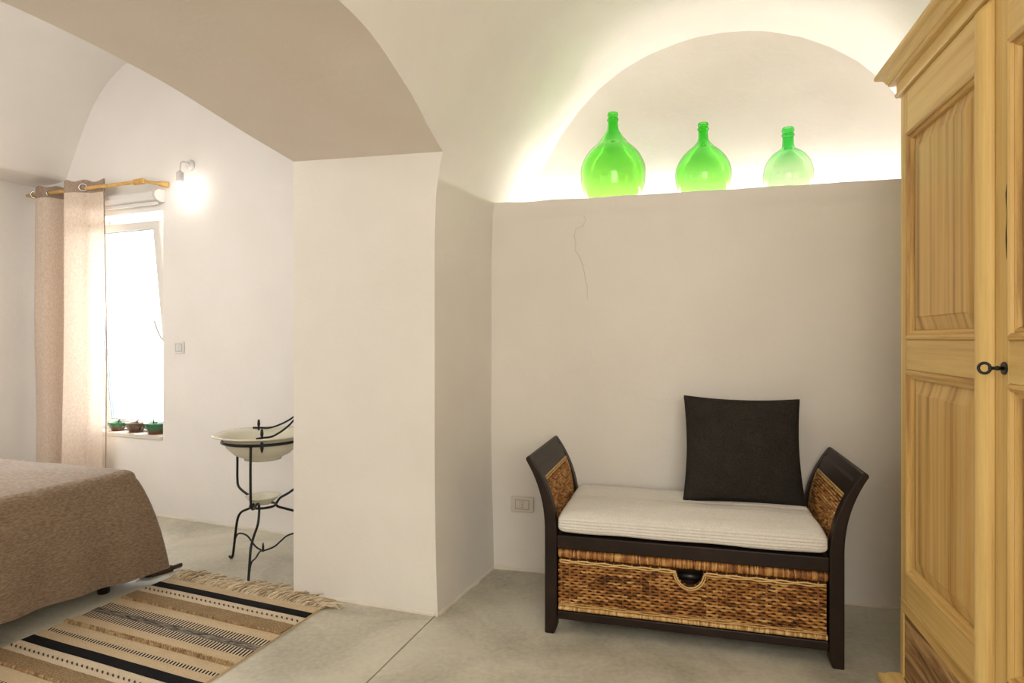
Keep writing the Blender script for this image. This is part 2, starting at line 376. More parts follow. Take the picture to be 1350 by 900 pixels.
# vault (ceiling) : rows from the lunette toward and past the viewer
mb = MB()
KZ = [SPR+(2.63-SPR)*k/40 for k in range(41)]
KX = [-.70+1.40*k/44 for k in range(1, 44)]
KR = [2.63-(2.63-SPR)*k/16 for k in range(17)]
def vrow(wd, clamp):
    z0 = arch(ZF, (A-wallL(wd)).dot(vl)) if clamp else SPR
    r_ = []
    for z in KZ:
        z = max(z, z0); r_.append(vpt(wd, -dprof(z), z))
    for x in KX: r_.append(vpt(wd, x, zprof(x)))
    for z in KR: r_.append(vpt(wd, dprof(z), z))
    return r_
sA = (A-wallL(0)).dot(vl)
w_at = lambda s: (s-sA)*vl.dot(vw)      # station for a given s
def vpart(w0, w1, n, clamp):
    rows = [vrow(w0+(w1-w0)*i/n, clamp) for i in range(n+1)]; K_ = len(rows[0]); b0 = len(mb.v)
    mb.v += [tuple(p) for r_ in rows for p in r_]
    for i in range(n):
        for k in range(K_-1):
            if clamp and k < 40 and KZ[k+1] <= min(arch(ZF, (A-wallL(w0+(w1-w0)*j/n)).dot(vl)) for j in (i, i+1)): continue
            a = b0+i*K_+k; mb.f.append((a, a+1, a+K_+1, a+K_)); mb.m.append(0); mb.sm.append(True)
vpart(-.08, w_at(0), 30, False); vpart(w_at(0), w_at(2.5), 100, True); vpart(w_at(2.5), WD_MAX, 40, False)
struct(mb.build('ceiling', 'plaster', fixn=False))
# end of the room behind the viewer
mb = MB(); a = wallL(WD_MAX-.02); c = wallR(WD_MAX-.02)
mb.add([(a.x-.4, a.y, 0), (c.x+.4, c.y, 0), (c.x+.4, c.y, 3.1), (a.x-.4, a.y, 3.1)], [(0, 1, 2, 3)])
struct(mb.build('wall_near', 'plaster'))
mb = MB(); a = wallR(-.6); c = wallR(WD_MAX+.2)
mb.add([(a.x, a.y, 0), (c.x, c.y, 0), (c.x, c.y, SPR+.02), (a.x, a.y, SPR+.02)], [(0, 1, 2, 3)])
struct(mb.build('wall_right', 'plaster'))

# the arch between the rooms: far reveal, soffit, near reveal, and the bedroom side of the dividing wall
mb = MB()
def front_pt(s):
    z = arch(ZF, s); return vpt(w_at(s), -dprof(z), z)
def back_pt(s): p = P0-vl*s; return Vector((p.x, p.y, arch(ZB, s)))
def reveal(s, ztop_f):
    def fn(u, v):
        # u across the wall thickness (0 = room side), v height
        z = v*2.10
        if z <= SPR: p = A-vl*s; p = p+ul*(flare(z) if s == 0 else 0)
        else:
            q = vpt(w_at(s), -dprof(z), z); p = V2(q.x, q.y)
        q = P0-vl*s
        fr_ = Vector((p.x, p.y, z)); bk = Vector((q.x, q.y, z))
        if v == 1: fr_ = front_pt(s); bk = back_pt(s)
        r_ = fr_.lerp(bk, u); off = .006*nz(r_.x*1.7, r_.z*1.7, 4)*min(1, 6*u*(1-u))*min(1, (1-v)*8)
        r_.x += vl.x*off; r_.y += vl.y*off
        return r_
    return fn
mb.grid(reveal(0, 0), 24, 60)
ob1 = mb.build('wall_arch', 'plaster', fixn=False); struct(ob1)
mb = MB(); mb.grid(reveal(2.5, 0), 6, 30); struct(mb.build('wall_arch', 'plaster', fixn=False))
mb = MB()
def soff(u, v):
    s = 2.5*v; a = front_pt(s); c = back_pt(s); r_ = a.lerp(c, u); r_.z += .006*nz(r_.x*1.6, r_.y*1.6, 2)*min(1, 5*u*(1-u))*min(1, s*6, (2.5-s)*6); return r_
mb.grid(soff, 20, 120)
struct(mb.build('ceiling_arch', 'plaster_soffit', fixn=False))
# bedroom side of the dividing wall
mb = MB()
Pf = P0+vl*.95; 
def q3(p, z): return (p.x, p.y, z)
mb.add([q3(P0, 0), q3(Pf, 0), q3(Pf, 3.4), q3(P0, 3.4)], [(0, 1, 2, 3)])
Pn = P0-vl*2.5; Pe = P0-vl*4.6
struct(mb.build('wall_bedroom_right', 'plaster_bed')); mb = MB()
mb.add([q3(Pn, 0), q3(Pe, 0), q3(Pe, 3.4), q3(Pn, 3.4)], [(0, 1, 2, 3)])
struct(mb.build('wall_bedroom_right', 'plaster_bed')); mb = MB()
N = 120
top = [q3(P0-vl*(2.5*i/N), 3.4) for i in range(N+1)]; low = [tuple(back_pt(2.5*i/N)) for i in range(N+1)]
mb.add(top+low, [(i, i+1, N+1+i+1, N+1+i) for i in range(N)])
struct(mb.build('wall_bedroom_right', 'plaster_bed'))

# bedroom window wall (local x to the right, y outward)
WO = V2(-3.104, 4.685); WU = V2(.9272, -.3746); WV = V2(.3746, .9272); WA = math.atan2(WU.y, WU.x)
def wp(x, y, z): p = WO+WU*x+WV*y; return (p.x, p.y, z)
OX0, OX1, OZ0, OZ1 = -.085, .705, .535, 2.15
XL = -.685; XR = 2.56
def tx(t): return (1.68-t)*1.0785          # old wall parameter -> local x
mb = MB()
def wpn(x, z):
    k = .004*nz(x*2, z*2, 7); 
    if abs(x-OX0) < .02 or abs(x-OX1) < .02: k = 0
    return wp(x, k, z)
xs = [XL-.05+(OX0-(XL-.05))*i/8 for i in range(8)]+[OX0]+[OX0+(OX1-OX0)*i/8 for i in range(1, 8)]+[OX1]+[OX1+(XR-OX1)*i/20 for i in range(1, 21)]
zs = [OZ0*i/8 for i in range(8)]+[OZ0]+[OZ0+(OZ1-OZ0)*i/16 for i in range(1, 16)]+[OZ1]+[OZ1+(3.5-OZ1)*i/14 for i in range(1, 15)]
idx = {}
for i, x in enumerate(xs):
    for j, z in enumerate(zs): idx[i, j] = len(mb.v); mb.v.append(wpn(x, z))
for i in range(len(xs)-1):
    for j in range(len(zs)-1):
        xm = (xs[i]+xs[i+1])/2; zm = (zs[j]+zs[j+1])/2
        if OX0 < xm < OX1 and OZ0 < zm < OZ1: continue
        mb.f.append((idx[i, j], idx[i+1, j], idx[i+1, j+1], idx[i, j+1])); mb.m.append(0); mb.sm.append(True)
T = .36
for a, c in (((OX0, OZ0), (OX0, OZ1)), ((OX0, OZ1), (OX1, OZ1)), ((OX1, OZ1), (OX1, OZ0)), ((OX1, OZ0), (OX0, OZ0))):
    mb.add([wp(a[0], 0, a[1]), wp(c[0], 0, c[1]), wp(c[0], T, c[1]), wp(a[0], T, a[1])], [(0, 1, 2, 3)])
struct(mb.build('wall_window', 'plaster_bed'))
# bedroom left wall + near wall
Lc = WO+WU*XL; 
mb = MB()
def blw(u, v):
    p = Lc-vl*(4.9*u)+vl*.05; z = v*2.62; k = .005*nz(p.y*2, z*2, 6)-.03*max(0, z-2.43)/.19; return (p.x+k, p.y, z)
mb.grid(blw, 60, 30)
struct(mb.build('wall_bedroom_left', 'plaster_bed'))
mb = MB(); a = Lc-vl*4.6; c = P0-vl*4.6
e_ = Lc-vl*4.55-V2(.3, 0); c = c+V2(.6, -.25)
mb.add([(e_.x, e_.y, 0), (c.x, c.y, 0), (c.x, c.y, 3.5), (e_.x, e_.y, 3.5)], [(0, 1, 2, 3)])
struct(mb.build('wall_bedroom_near', 'plaster_bed'))
# bedroom vault
BP = [(2.36, 2.43), (2.315, 2.432), (2.2, 2.434), (2.09, 2.438), (2.01, 2.443), (1.985, 2.452), (1.966, 2.48), (1.935, 2.55), (1.869, 2.68), (1.80, 2.82), (1.727, 2.94), (1.65, 3.04), (1.574, 3.112), (1.48, 3.185), (1.395, 3.232), (1.25, 3.28), (1.1, 3.30), (.9, 3.29), (.6, 3.22), (.3, 3.12), (0, 3.0), (-.3, 2.85), (-.6, 2.66), (-.9, 2.45)]
mb = MB(); rows = []
for i in range(61):
    off = vl*(5.0*i/60-.06); r_ = []
    for t, z in BP:
        p = WO+WU*tx(t)-off; r_.append((p.x+.003*nz(p.x, p.y, z, 2), p.y, z+.006*nz(p.x, p.y, z, 1.5)))
    rows.append(r_)
K = len(BP); mb.v = [p for r_ in rows for p in r_]
for i in range(60):
    for k in range(K-1):
        a = i*K+k; mb.f.append((a, a+1, a+K+1, a+K)); mb.m.append(0); mb.sm.append(True)
struct(mb.build('ceiling_bedroom', 'plaster_bed', fixn=False))

# crumbly plaster line at the foot of the walls
def skirting(name, p0, p1, nrm, n, amp=.010):
    mb = MB()
    def fn(u, v):
        p = p0+(p1-p0)*u; L = (p1-p0).length*u
        hgt = .012+.008*max(0, nz(L*9, 1, 0)+.3); out_ = .006+amp*max(0, nz(L*11, 5, 0)+.25+.5*nz(L*40, 3, 0))
        th = v*PI/2
        q = p+nrm*(out_*math.cos(th)); return (q.x, q.y, hgt*math.sin(th)+.0005)
    mb.grid(fn, n, 3); return struct(mb.build(name, 'crumb', fixn=False))
skirting('baseboard_left', A+ul*.014, B+ul*.014, ul, 80)
skirting('baseboard_back', B-vw*.002, B+uw*2.3, -vw, 200, .012)
skirting('baseboard_reveal', P0, A, (A-P0).normalized().orthogonal() if False else V2(-vl.x, -vl.y), 80, .004)
skirting('baseboard_window', WO+WU*XL, WO+WU*2.5, -WV, 200, .010)

# ------------------------------------------------------------------ window
wn = thing('window_1', None, None, (WO.x, WO.y, 0), WA); struct(wn)
def frame_ring(mb, x0, x1, z0, z1, w_, y0, y1, mi=0):
    mb.box(x0, x0+w_, y0, y1, z0, z1, mi); mb.box(x1-w_, x1, y0, y1, z0, z1, mi)
    mb.box(x0+w_, x1-w_, y0, y1, z0, z0+w_, mi); mb.box(x0+w_, x1-w_, y0, y1, z1-w_, z1, mi)
mb = MB(); frame_ring(mb, OX0, OX1, OZ0+.03, OZ1, .035, .17, .23); mb.build('window_frame', 'white_paint', wn, .003)
mb = MB(); mb.box(OX0-.0, OX1+.0, -.012, .17, OZ0, OZ0+.03) ; mb.build('window_sill', 'stone', wn, .004)
SW, SH = .735, 1.50
sash = MB(); frame_ring(sash, 0, SW, 0, SH, .055, -.025, .025)
so = sash.build('sash', 'white_paint', wn, .004, loc=(-.045, .142, .585)); so.rotation_euler = (math.atan2(.150, 1.5), 0, 0)
mb = MB(); frame_ring(mb, .053, SW-.053, .053, SH-.053, .007, -.016, .012); mb.build('gasket', 'gasket', so)
mb = MB(); mb.box(.06, SW-.06, -.004, .004, .06, SH-.06); mb.build('glass_pane', 'pane', so)
mb = MB(); mb.tube(smooth_path([(SW-.03, -.03, .66), (SW-.03, -.055, .68), (SW-.055, -.06, .74), (SW-.075, -.06, .80)], 5), .008, 8); mb.build('handle', 'white_plastic', so)
# shutter-side strips seen through the pane
mb = MB(); mb.box(OX0+.035, OX0+.055, .2, .24, OZ0+.06, OZ1-.04); mb.build('inner_stop', 'white_paint', wn)

# pots on the sill
potdefs = [(.156, .062, .065, 'pot_green', 'small green glazed pot with brown foot, leftmost on the window sill'),
           (.350, .070, .072, 'pot_brown', 'brown glazed pot between the two green ones on the sill'),
           (.560, .082, .080, 'pot_green', 'widest green glazed pot, rightmost on the window sill by the stick')]
for x, r, h, mm, lab in potdefs:
    p = wp(x, .065, OZ0+.03); t = thing('plant_pot', lab, 'pot', p, WA, 'glazed pots on the window sill')
    mb = MB(); mb.lathe([(0, .0), (r*.66, 0), (r*.68, .012), (r*.72, .016), (r*.86, h*.6), (r*.95, h*.82), (r*1.0, h*.84), (r*1.01, h*.97), (r*.97, h), (r*.90, h*.97), (r*.84, h*.7), (r*.6, .02), (0, .018)], 32)
    mb.build('pot_body', mm, t)
    mb = MB(); mb.lathe([(0, h*.78), (r*.86, h*.78)], 24); mb.build('soil', 'sap', t)
    for s_ in (-1, 1):
        mb = MB(); mb.tube(smooth_path([(s_*r*.84, 0, h*.52), (s_*(r*1.0), -.006, h*.46), (s_*r*1.0, -.012, h*.34), (s_*r*.74, -.012, h*.28)], 4), .006, 7); mb.build('handle', mm, t)
    mb = MB()
    if x > .5: mb.tube([(-.03, 0, h*.8), (-.028, 0, h+.045)], .004, 6)
    else: mb.tube([(0, .01, h*.8), (.012, .0, h+.012), (.03, 0, h+.02)], .004, 6)
    mb.build('dry_stem', 'leather', t)

# curtain, rod, blind box
rod = thing('curtain_rod', 'golden wooden curtain rod with turned elbow above the bedroom window', 'curtain rod', (WO.x, WO.y, 0), WA)
RZ = 2.335; RY = -.12
mb = MB(); mb.tube([(-.58, RY, RZ), (.635, RY, RZ-.005)], .013, 12); mb.build('pole', 'wood_rod', rod)
mb = MB()
for q in (.585, .612, .640, .662): mb.tube([(q-.011, RY, RZ-.005), (q-.006, RY, RZ-.005), (q+.006, RY, RZ-.005), (q+.011, RY, RZ-.005)], [.012, .021, .021, .012], 12)
mb.build('turned_finial', 'wood_rod', rod)
for q in (.66, -.55):
    e = .757 if q > 0 else -.60
    mb = MB(); a = Vector((q, RY, RZ-.005)); c = Vector((e, .0, RZ-.012)); 
    mb.tube([a, a.lerp(c, .6), a.lerp(c, .62), a.lerp(c, .9), c-Vector((0, .0, 0))], [.011, .011, .018, .021, .021], 12); mb.build('bracket', 'wood_rod', rod)
cur = thing('curtain', 'beige sheer linen curtain gathered left of the bedroom window', 'curtain', (WO.x, WO.y, 0), WA)
cp = [(-.505, -.05), (-.50, -.10), (-.46, -.135), (-.39, -.145), (-.335, -.135), (-.305, -.09), (-.290, -.035), (-.262, -.03), (-.20, -.07), (-.09, -.16), (-.062, -.182), (-.03, -.178), (.02, -.165), (.07, -.14), (.11, -.108), (.18, -.104), (.245, -.104), (.262, -.108)]
cpath = smooth_path([(x, y, 0) for x, y in cp], 6)
def cf(z0, z1, off=0):
    def fn(u, v):
        i = u*(len(cpath)-1); a = cpath[int(min(i, len(cpath)-2))]; c = cpath[int(min(i, len(cpath)-2))+1]; p = a.lerp(c, i-int(min(i, len(cpath)-2)))
        z = z0+(z1-z0)*v; k = 1-z/2.4; wob = .006*nz(p.x*6, z*1.2, 0)*k*3
        zz = z + (.008*math.cos(u*40) if z > 2.3 else 0)
        return (p.x*(1-.0*k)+.01*math.sin(z*2.2+u*5)*k-.012*k, p.y+off+wob+.008*math.sin(z*1.8+u*9)*k, zz)
    return fn
mb = MB(); mb.grid(cf(.02, 2.30), len(cpath)-1, 40); c_ = mb.build('cloth', 'curtain', cur, fixn=False)
mb = MB(); mb.grid(cf(2.30, 2.385), len(cpath)-1, 3); mb.build('heading', 'curtain_head', cur, fixn=False)
for ex, ey, rot in ((-.485, -.12, .7), (-.320, -.11, 1.3), (-.140, -.12, -.8), (.078, -.134, .75)):
    mb = MB(); mb.tube([(.026*math.cos(2*PI*k/20), 0, .026*math.sin(2*PI*k/20)) for k in range(20)], .005, 6, closed=True)
    mb.build('eyelet', 'steel', cur, loc=(ex, ey-.004, RZ), rz=rot)
mb = MB(); mb.tube([(.266-.004*math.sin(z*3), -.108+.01*math.sin(z*1.8), z) for z in [2.385-2.36*i/30 for i in range(31)]], .004, 6)
tag(mb.build('side_hem', 'curtain_head', cur))
bl = thing('roller_blind', 'white roller blind cassette mounted between curtain rod and window', 'blind', (WO.x, WO.y, 0), WA)
mb = MB(); prof = [(0, 2.205), (-.03, 2.203), (-.062, 2.215), (-.078, 2.24), (-.074, 2.268), (-.05, 2.285), (0, 2.288)]
mb.prism([(y, z) for y, z in prof], -.02, .705, ax='x'); mb.build('cassette', 'white_plastic', bl, .003)
mb = MB(); mb.prism([(y*1.06, 2.246+(z-2.246)*1.06) for y, z in prof], .708, .726, ax='x'); mb.build('end_cap', 'white_plastic', bl, .003)
mb = MB(); mb.prism([(y*1.03, 2.246+(z-2.246)*1.03) for y, z in prof], .704, .709, ax='x'); mb.build('end_seam', 'gasket', bl)
mb = MB(); mb.box(-.02, .70, -.046, -.030, 2.185, 2.205); mb.build('bottom_bar', 'white_plastic', bl, .002)

# wall lamp
lp = thing('wall_lamp', 'bare bulb on a curved white wall socket right of the window', 'lamp', wp(.973, 0, 2.437), WA)
mb = MB(); mb.lathe([(0, 0), (.036, 0), (.036, .010), (.028, .020), (0, .022)], 28); o = mb.build('rosette', 'white_plastic', lp); o.rotation_euler = (PI/2, 0, 0)
mb = MB(); mb.tube(smooth_path([(0, -.018, 0), (0, -.05, .012), (0, -.082, .0), (0, -.088, -.03), (0, -.088, -.062)], 6), .006, 8); mb.build('arm', 'white_plastic', lp)
mb = MB(); mb.lathe([(0, -.058), (.008, -.058), (.012, -.066), (.024, -.070), (.025, -.13), (.022, -.135), (0, -.134)], 24, c=(0, -.088, 0)); mb.build('socket', 'white_plastic', lp)
mb = MB(); mb.lathe([(0.0, -.215), (.012, -.212), (.024, -.200), (.030, -.182), (.027, -.160), (.018, -.142), (.016, -.133)], 24, c=(0, -.088, 0)); mb.build('bulb', 'bulb', lp)

# switch and outlet
sw = thing('light_switch', 'white rocker light switch on the bedroom wall right of the window', 'switch', wp(.866, 0, 1.187), WA)
mb = MB(); mb.box(-.044, .044, -.008, 0, -.042, .042); mb.build('plate', 'white_plastic', sw, .004)
mb = MB(); frame_ring(mb, -.031, .031, -.027, .027, .002, -.0095, -.006); mb.build('surround', 'gasket', sw)
mb = MB(); mb.box(-.011, -.001, -.013, -.006, -.024, .024); mb.box(.001, .011, -.013, -.006, -.024, .024); mb.build('rocker', 'white_plastic', sw, .002)
for s_ in (-1, 1):
    mb = MB(); mb.box(s_*.020-.008, s_*.020+.008, -.010, -.006, -.024, .024); mb.build('blank_module', 'white_plastic', sw, .001)
ps = B+uw*.176; ot = thing('wall_outlet', 'ivory three-module socket plate on the wall left of the bench', 'outlet', (ps.x-vw.x*.004, ps.y-vw.y*.004, .36), math.atan2(uw.y, uw.x))
mb = MB(); mb.box(-.063, .063, -.010, .004, -.040, .040); mb.build('plate', 'outlet_plastic', ot, .004)
for k in (-1, 0, 1):
    mb = MB(); mb.box(k*.0235-.0108, k*.0235+.0108, -.0125, -.009, -.0225, .0225); md = mb.build('module', 'outlet_plastic', ot, .0012)
    if k == 0:
        mb = MB()
        for zz in (-.013, 0, .013): mb.lathe([(0, 0), (.0028, 0)], 10)
        mb = MB()
        for zz in (-.013, 0, .013):
            mb.tube([(0, -.0131, zz), (0, -.0120, zz)], .0027, 10)
        mb.build('contact_hole', 'dark_plastic', md)
mb = MB(); frame_ring(mb, -.0375, .0375, -.0255, .0255, .0018, -.0112, -.009); mb.build('surround', 'gasket', ot)

# ------------------------------------------------------------------ bottles and strip light on the ledge
def demijohn(px, e, z_top, width, mm, lab, prof):
    r = (px-CX)/F; b0 = B+vw*e; k = (r*b0.y-b0.x)/(uw.x-r*uw.y); p = b0+uw*k
    hgt = z_top-LEDGE; R = width/2
    out_ = smooth_path([(a, z, 0) for a, z in prof], 6)
    outer = [(q.x*R, q.y*hgt) for q in out_]
    th = .0035
    inner = []
    for i, (a, z) in enumerate(outer):
        a2, z2 = outer[min(i+1, len(outer)-1)]; a1, z1 = outer[max(i-1, 0)]
        d_ = math.hypot(a2-a1, z2-z1) or 1; nx_, nz_ = -(z2-z1)/d_, (a2-a1)/d_
        inner.append((max(.0005, a+nx_*th), z+nz_*th))
    inner = [q for q in inner if q[1] < hgt-.001]
    neck_r = outer[-1][0]
    full = [(0.0004, outer[0][1])]+outer+[(neck_r-th*.8, hgt+.001)]+inner[::-1]+[(0.0004, inner[0][1])]
    mb = MB(); mb.lathe(full, 64)
    o = mb.build('demijohn', mm, loc=(p.x, p.y, LEDGE+.003), smooth_all=True); tag(o, lab, 'bottle', 'glass demijohns on the lit ledge'); return o
finish = [(.150, .895), (.152, .90), (.185, .905), (.188, .925), (.160, .932), (.155, .945), (.168, .955), (.180, .975), (.172, .995), (.165, 1.0)]
pf1 = [(.30, .012), (.50, .0), (.62, .015), (.76, .055), (.85, .104), (.93, .16), (.985, .256), (1.0, .374), (.965, .44), (.905, .49), (.81, .55), (.665, .608), (.50, .66), (.345, .725), (.262, .77), (.198, .807), (.168, .845), (.156, .89), (.155, .905), (.176, .918), (.176, .932), (.150, .940), (.148, .955), (.160, .968), (.160, .985), (.145, 1.0)]
def topz(px, py, e): 
    r = (px-CX)/F; b0 = B+vw*e; k = (r*b0.y-b0.x)/(uw.x-r*uw.y); return H+(CY-py)/F*(b0+uw*k).y, (b0+uw*k).y
zt, dd = topz(808, 149.5, .26); 
demijohn(808, .26, zt, 85/F*dd, 'glass_green', 'largest bright green glass demijohn, at the left end of the ledge', pf1)
zt, dd = topz(927, 163, .24)
pf2 = [(.30, .012), (.52, .0), (.66, .015), (.80, .06), (.93, .16), (.99, .25), (1.0, .33), (.98, .40), (.92, .465), (.82, .533), (.70, .588), (.56, .64), (.42, .68), (.31, .72), (.22, .76), (.175, .81), (.17, .88), (.172, .90), (.20, .912), (.20, .93), (.172, .94), (.172, .955), (.188, .968), (.188, .985), (.165, 1.0)]
demijohn(927, .24, zt, 72/F*dd, 'glass_green2', 'medium green glass demijohn, in the middle of the ledge', pf2)
zt, dd = topz(1039, 169, .22)
pf3 = [(.30, .012), (.55, .0), (.70, .015), (.84, .06), (.93, .13), (.99, .21), (1.0, .27), (.985, .34), (.95, .40), (.89, .465), (.79, .53), (.67, .585), (.53, .63), (.36, .67), (.265, .70), (.235, .74), (.225, .80), (.225, .86), (.25, .875), (.25, .90), (.222, .912), (.222, .925), (.245, .94), (.245, .98), (.21, 1.0)]
demijohn(1039, .22, zt, 63/F*dd, 'glass_pale', 'smallest, palest green glass demijohn, nearest the wardrobe', pf3)
led = thing('led_strip_light', 'warm glowing strip light hidden at the back of the ledge behind the bottles', 'light', (0, 0, 0))
mb = MB(); a = B+vw*.440+uw*.10; c = B+vw*.440+uw*2.3
mb.tube([(a.x, a.y, LEDGE+.010), (c.x, c.y, LEDGE+.010)], .006, 6); mb.build('tube', 'led', led)
mb = MB(); w2 = vw*.012
mb.add([(a.x-w2.x, a.y-w2.y, LEDGE+.0045), (c.x-w2.x, c.y-w2.y, LEDGE+.0045), (c.x+w2.x, c.y+w2.y, LEDGE+.0045), (a.x+w2.x, a.y+w2.y, LEDGE+.0045)], [(0, 1, 2, 3)])
mb.build('base_strip', 'white_plastic', led)

# ------------------------------------------------------------------ weaving helper
def weave(mb, fmap, U, V, pu, pv, r, amp, hole=None, seg=.11):
    rows_ = int(V/pv)
    for j in range(rows_):
        v = (j+.5)*pv+0; u = 0; run = []; nxt = random.uniform(.3, 1)*seg
        while u <= U+1e-6:
            vv = v+.0012*nz(u*20, j, 0)
            ok = not (hole and hole(u, vv))
            if ok: run.append(Vector(fmap(min(u, U), vv, amp*math.cos(PI*u/pu+PI*j))))
            if (not ok or u >= nxt) and len(run) > 2:
                mb.tube(run, r*random.uniform(.88, 1.08), 6, flat=1.0, caps=False); last = run[-1]; run = [last] if ok else []
                nxt = u+seg*random.uniform(.6, 1.4)
            elif not ok: run = []
            u += pu/4
        if len(run) > 1: mb.tube(run, r, 6, caps=False)

# ------------------------------------------------------------------ bench
bench = thing('storage_bench', 'dark wooden bench with woven scrolled arms and a wicker drawer', 'bench', (.1385, 2.674, 0), math.atan2(-.264, .9645))
BL, BW = 1.155, .60
def oof(z): return 0 if z < .42 else -.082*((z-.42)/.308)**2.3
def onrm(z):
    m_ = 0 if z < .42 else -.082*2.3/.308*((z-.42)/.308)**1.3; L = math.hypot(1, m_); return 1/L, -m_/L      # inward normal of the arm's curve (x, z)
inner_cap = []
def post_poly(inner_w=.052, ztop=.728, w_top=.040):
    zs_ = [0, .2, .42]+[.42+(ztop-.42)*i/12 for i in range(1, 13)]
    outer = [(oof(z), z) for z in zs_]; inner = []
    for z in zs_:
        w_ = inner_w if z < .42 else inner_w+(.026-inner_w)*((z-.42)/(ztop-.42))**1.2; nx_, nz_ = onrm(z); inner.append((oof(z)+nx_*w_, z+nz_*w_))
    nx_, nz_ = onrm(ztop); cx_, cz_ = (outer[-1][0]+inner[-1][0])/2, (outer[-1][1]+inner[-1][1])/2
    tx_, tz_ = -nz_, nx_
    for k in range(1, 6):
        th = PI*k/6; inner_cap.append((cx_-nx_*.013*math.cos(th)+tx_*.011*math.sin(th), cz_-nz_*.013*math.cos(th)+tz_*.011*math.sin(th))) if len(inner_cap) < 5 else None
    return outer, inner
def add_post(name, right, y0, y1, foot):
    outer, inner = post_poly()
    poly = outer+inner_cap+inner[::-1]
    poly = poly[:-1]+[(.052, .03), (.040, 0)] if True else poly
    if right: poly = [(BL-x, z) for x, z in poly]
    mb = MB(); mb.prism(poly, y0, y1); return mb.build(name, 'wood_dark', bench, .005)
for right in (0, 1):
    add_post('leg', right, 0, .050, 1); add_post('leg', right, BW-.05, BW, 1)
def mx_(x, right): return BL-x if right else x
for right in (0, 1):
    # top rail of the arm following the curve
    mb = MB()
    prof_ = []
    zz = [.640+(.728-.640)*i/7 for i in range(8)]
    outer = [(oof(z)+onrm(z)[0]*.003*(z < .72), z+onrm(z)[1]*.003*(z < .72)) for z in zz]; inner = [(oof(z)+onrm(z)[0]*(.026+.004*(z < .70)), z+onrm(z)[1]*(.026+.004*(z < .70))) for z in zz]
    mb.prism([(mx_(x, right), z) for x, z in outer+inner_cap+inner[::-1]], .045, BW-.045); mb.build('arm_rail', 'wood_dark', bench, .002)
    mb = MB(); mb.prism([(mx_(x, right), z) for x, z in [(0.005, .37), (.04, .37), (.04, .435), (.005, .435)]], .045, BW-.045); mb.build('side_rail', 'wood_dark', bench, .003)
    mb = MB(); mb.prism([(mx_(x, right), z) for x, z in [(0.008, .065), (.04, .065), (.04, .10), (.008, .10)]], .045, BW-.045); mb.build('side_rail', 'wood_dark', bench, .003)
    # woven panel
    def pm(u, v, h, right=right):
        z = .432+v; n2 = onrm(z); k_ = .026+h; return (mx_(oof(z)+n2[0]*k_, right), .05+u, z+n2[1]*k_)
    mb = MB(); weave(mb, pm, BW-.10, .205, .0150, .0112, .0048, .0046, seg=.03)
    po = mb.build('woven_panel', 'wicker', bench, fixn=False)
    mb = MB()
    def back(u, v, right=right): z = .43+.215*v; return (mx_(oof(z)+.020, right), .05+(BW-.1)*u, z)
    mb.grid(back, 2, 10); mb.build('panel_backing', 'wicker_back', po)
    mb = MB()
    for dz in (0, .009): mb.tube([Vector(pm(u*(BW-.1), .198+dz, .003+.001*math.sin(u*90))) for u in [i/40 for i in range(41)]], .0042, 6)
    for yy in (.002, BW-.102):
        mb.tube([Vector(pm(yy, .205*k/12, .003)) for k in range(13)], .004, 6)
    mb.build('panel_braid', 'twine', po)
    # side drawer-box wall below
    mb = MB(); mb.prism([(mx_(x, right), z) for x, z in [(.018, .10), (.026, .10), (.026, .37), (.018, .37)]], .05, BW-.05); mb.build('side_board', 'wood_dark', bench)
for nm, z0, z1, y0, y1 in (('front_rail', .362, .418, .004, .034), ('lower_rail', .062, .097, .010, .036), ('back_rail', .362, .418, BW-.035, BW-.005), ('back_rail', .062, .097, BW-.035, BW-.005)):
    mb = MB(); mb.box(.052, BL-.052, y0, y1, z0, z1); mb.build(nm, 'wood_dark', bench, .004)
mb = MB(); mb.box(.045, BL-.045, .03, BW-.03, .398, .412); mb.build('seat_board', 'wood_dark', bench)
mb = MB(); mb.box(.03, BL-.03, .034, BW-.034, .085, .095); mb.build('bottom_board', 'wood_dark', bench)
# wicker drawer
X0, X1 = .058, BL-.058; Z0, Z1 = .099, .358
dr = MB()
dr.box(X0+.004, X0+.012, .03, BW-.08, Z0, Z1-.03); dr.box(X1-.012, X1-.004, .03, BW-.08, Z0, Z1-.03); dr.box(X0, X1, BW-.09, BW-.08, Z0, Z1-.03); dr.box(X0, X1, .03, BW-.08, Z0, Z0+.006)
HX, HR, HZ = X0+.535, .052, .318
# front backing with a half-round hole
cols = 60
ring = [(HX-HR*math.cos(PI*k/20)*1.0, HZ-.0-math.sin(PI*k/20)*.062) for k in range(21)]
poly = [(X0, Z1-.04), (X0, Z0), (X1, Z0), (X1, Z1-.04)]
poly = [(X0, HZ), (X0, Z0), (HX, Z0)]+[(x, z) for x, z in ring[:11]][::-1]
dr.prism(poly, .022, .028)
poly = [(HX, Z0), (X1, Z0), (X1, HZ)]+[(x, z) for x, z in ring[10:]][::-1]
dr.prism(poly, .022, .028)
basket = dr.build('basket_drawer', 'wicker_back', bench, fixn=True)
def hole(u, v):
    x = X0+u; z = Z0+.018+v
    return z < HZ+.01 and ((x-HX)/HR)**2+((z-HZ)/.062)**2 < 1.05
def fm(u, v, h): return (X0+u, .016-h, Z0+.018+v)
mb = MB(); weave(mb, fm, X1-X0, HZ-Z0-.022, .0185, .0122, .0053, .0052, hole=hole, seg=.05)
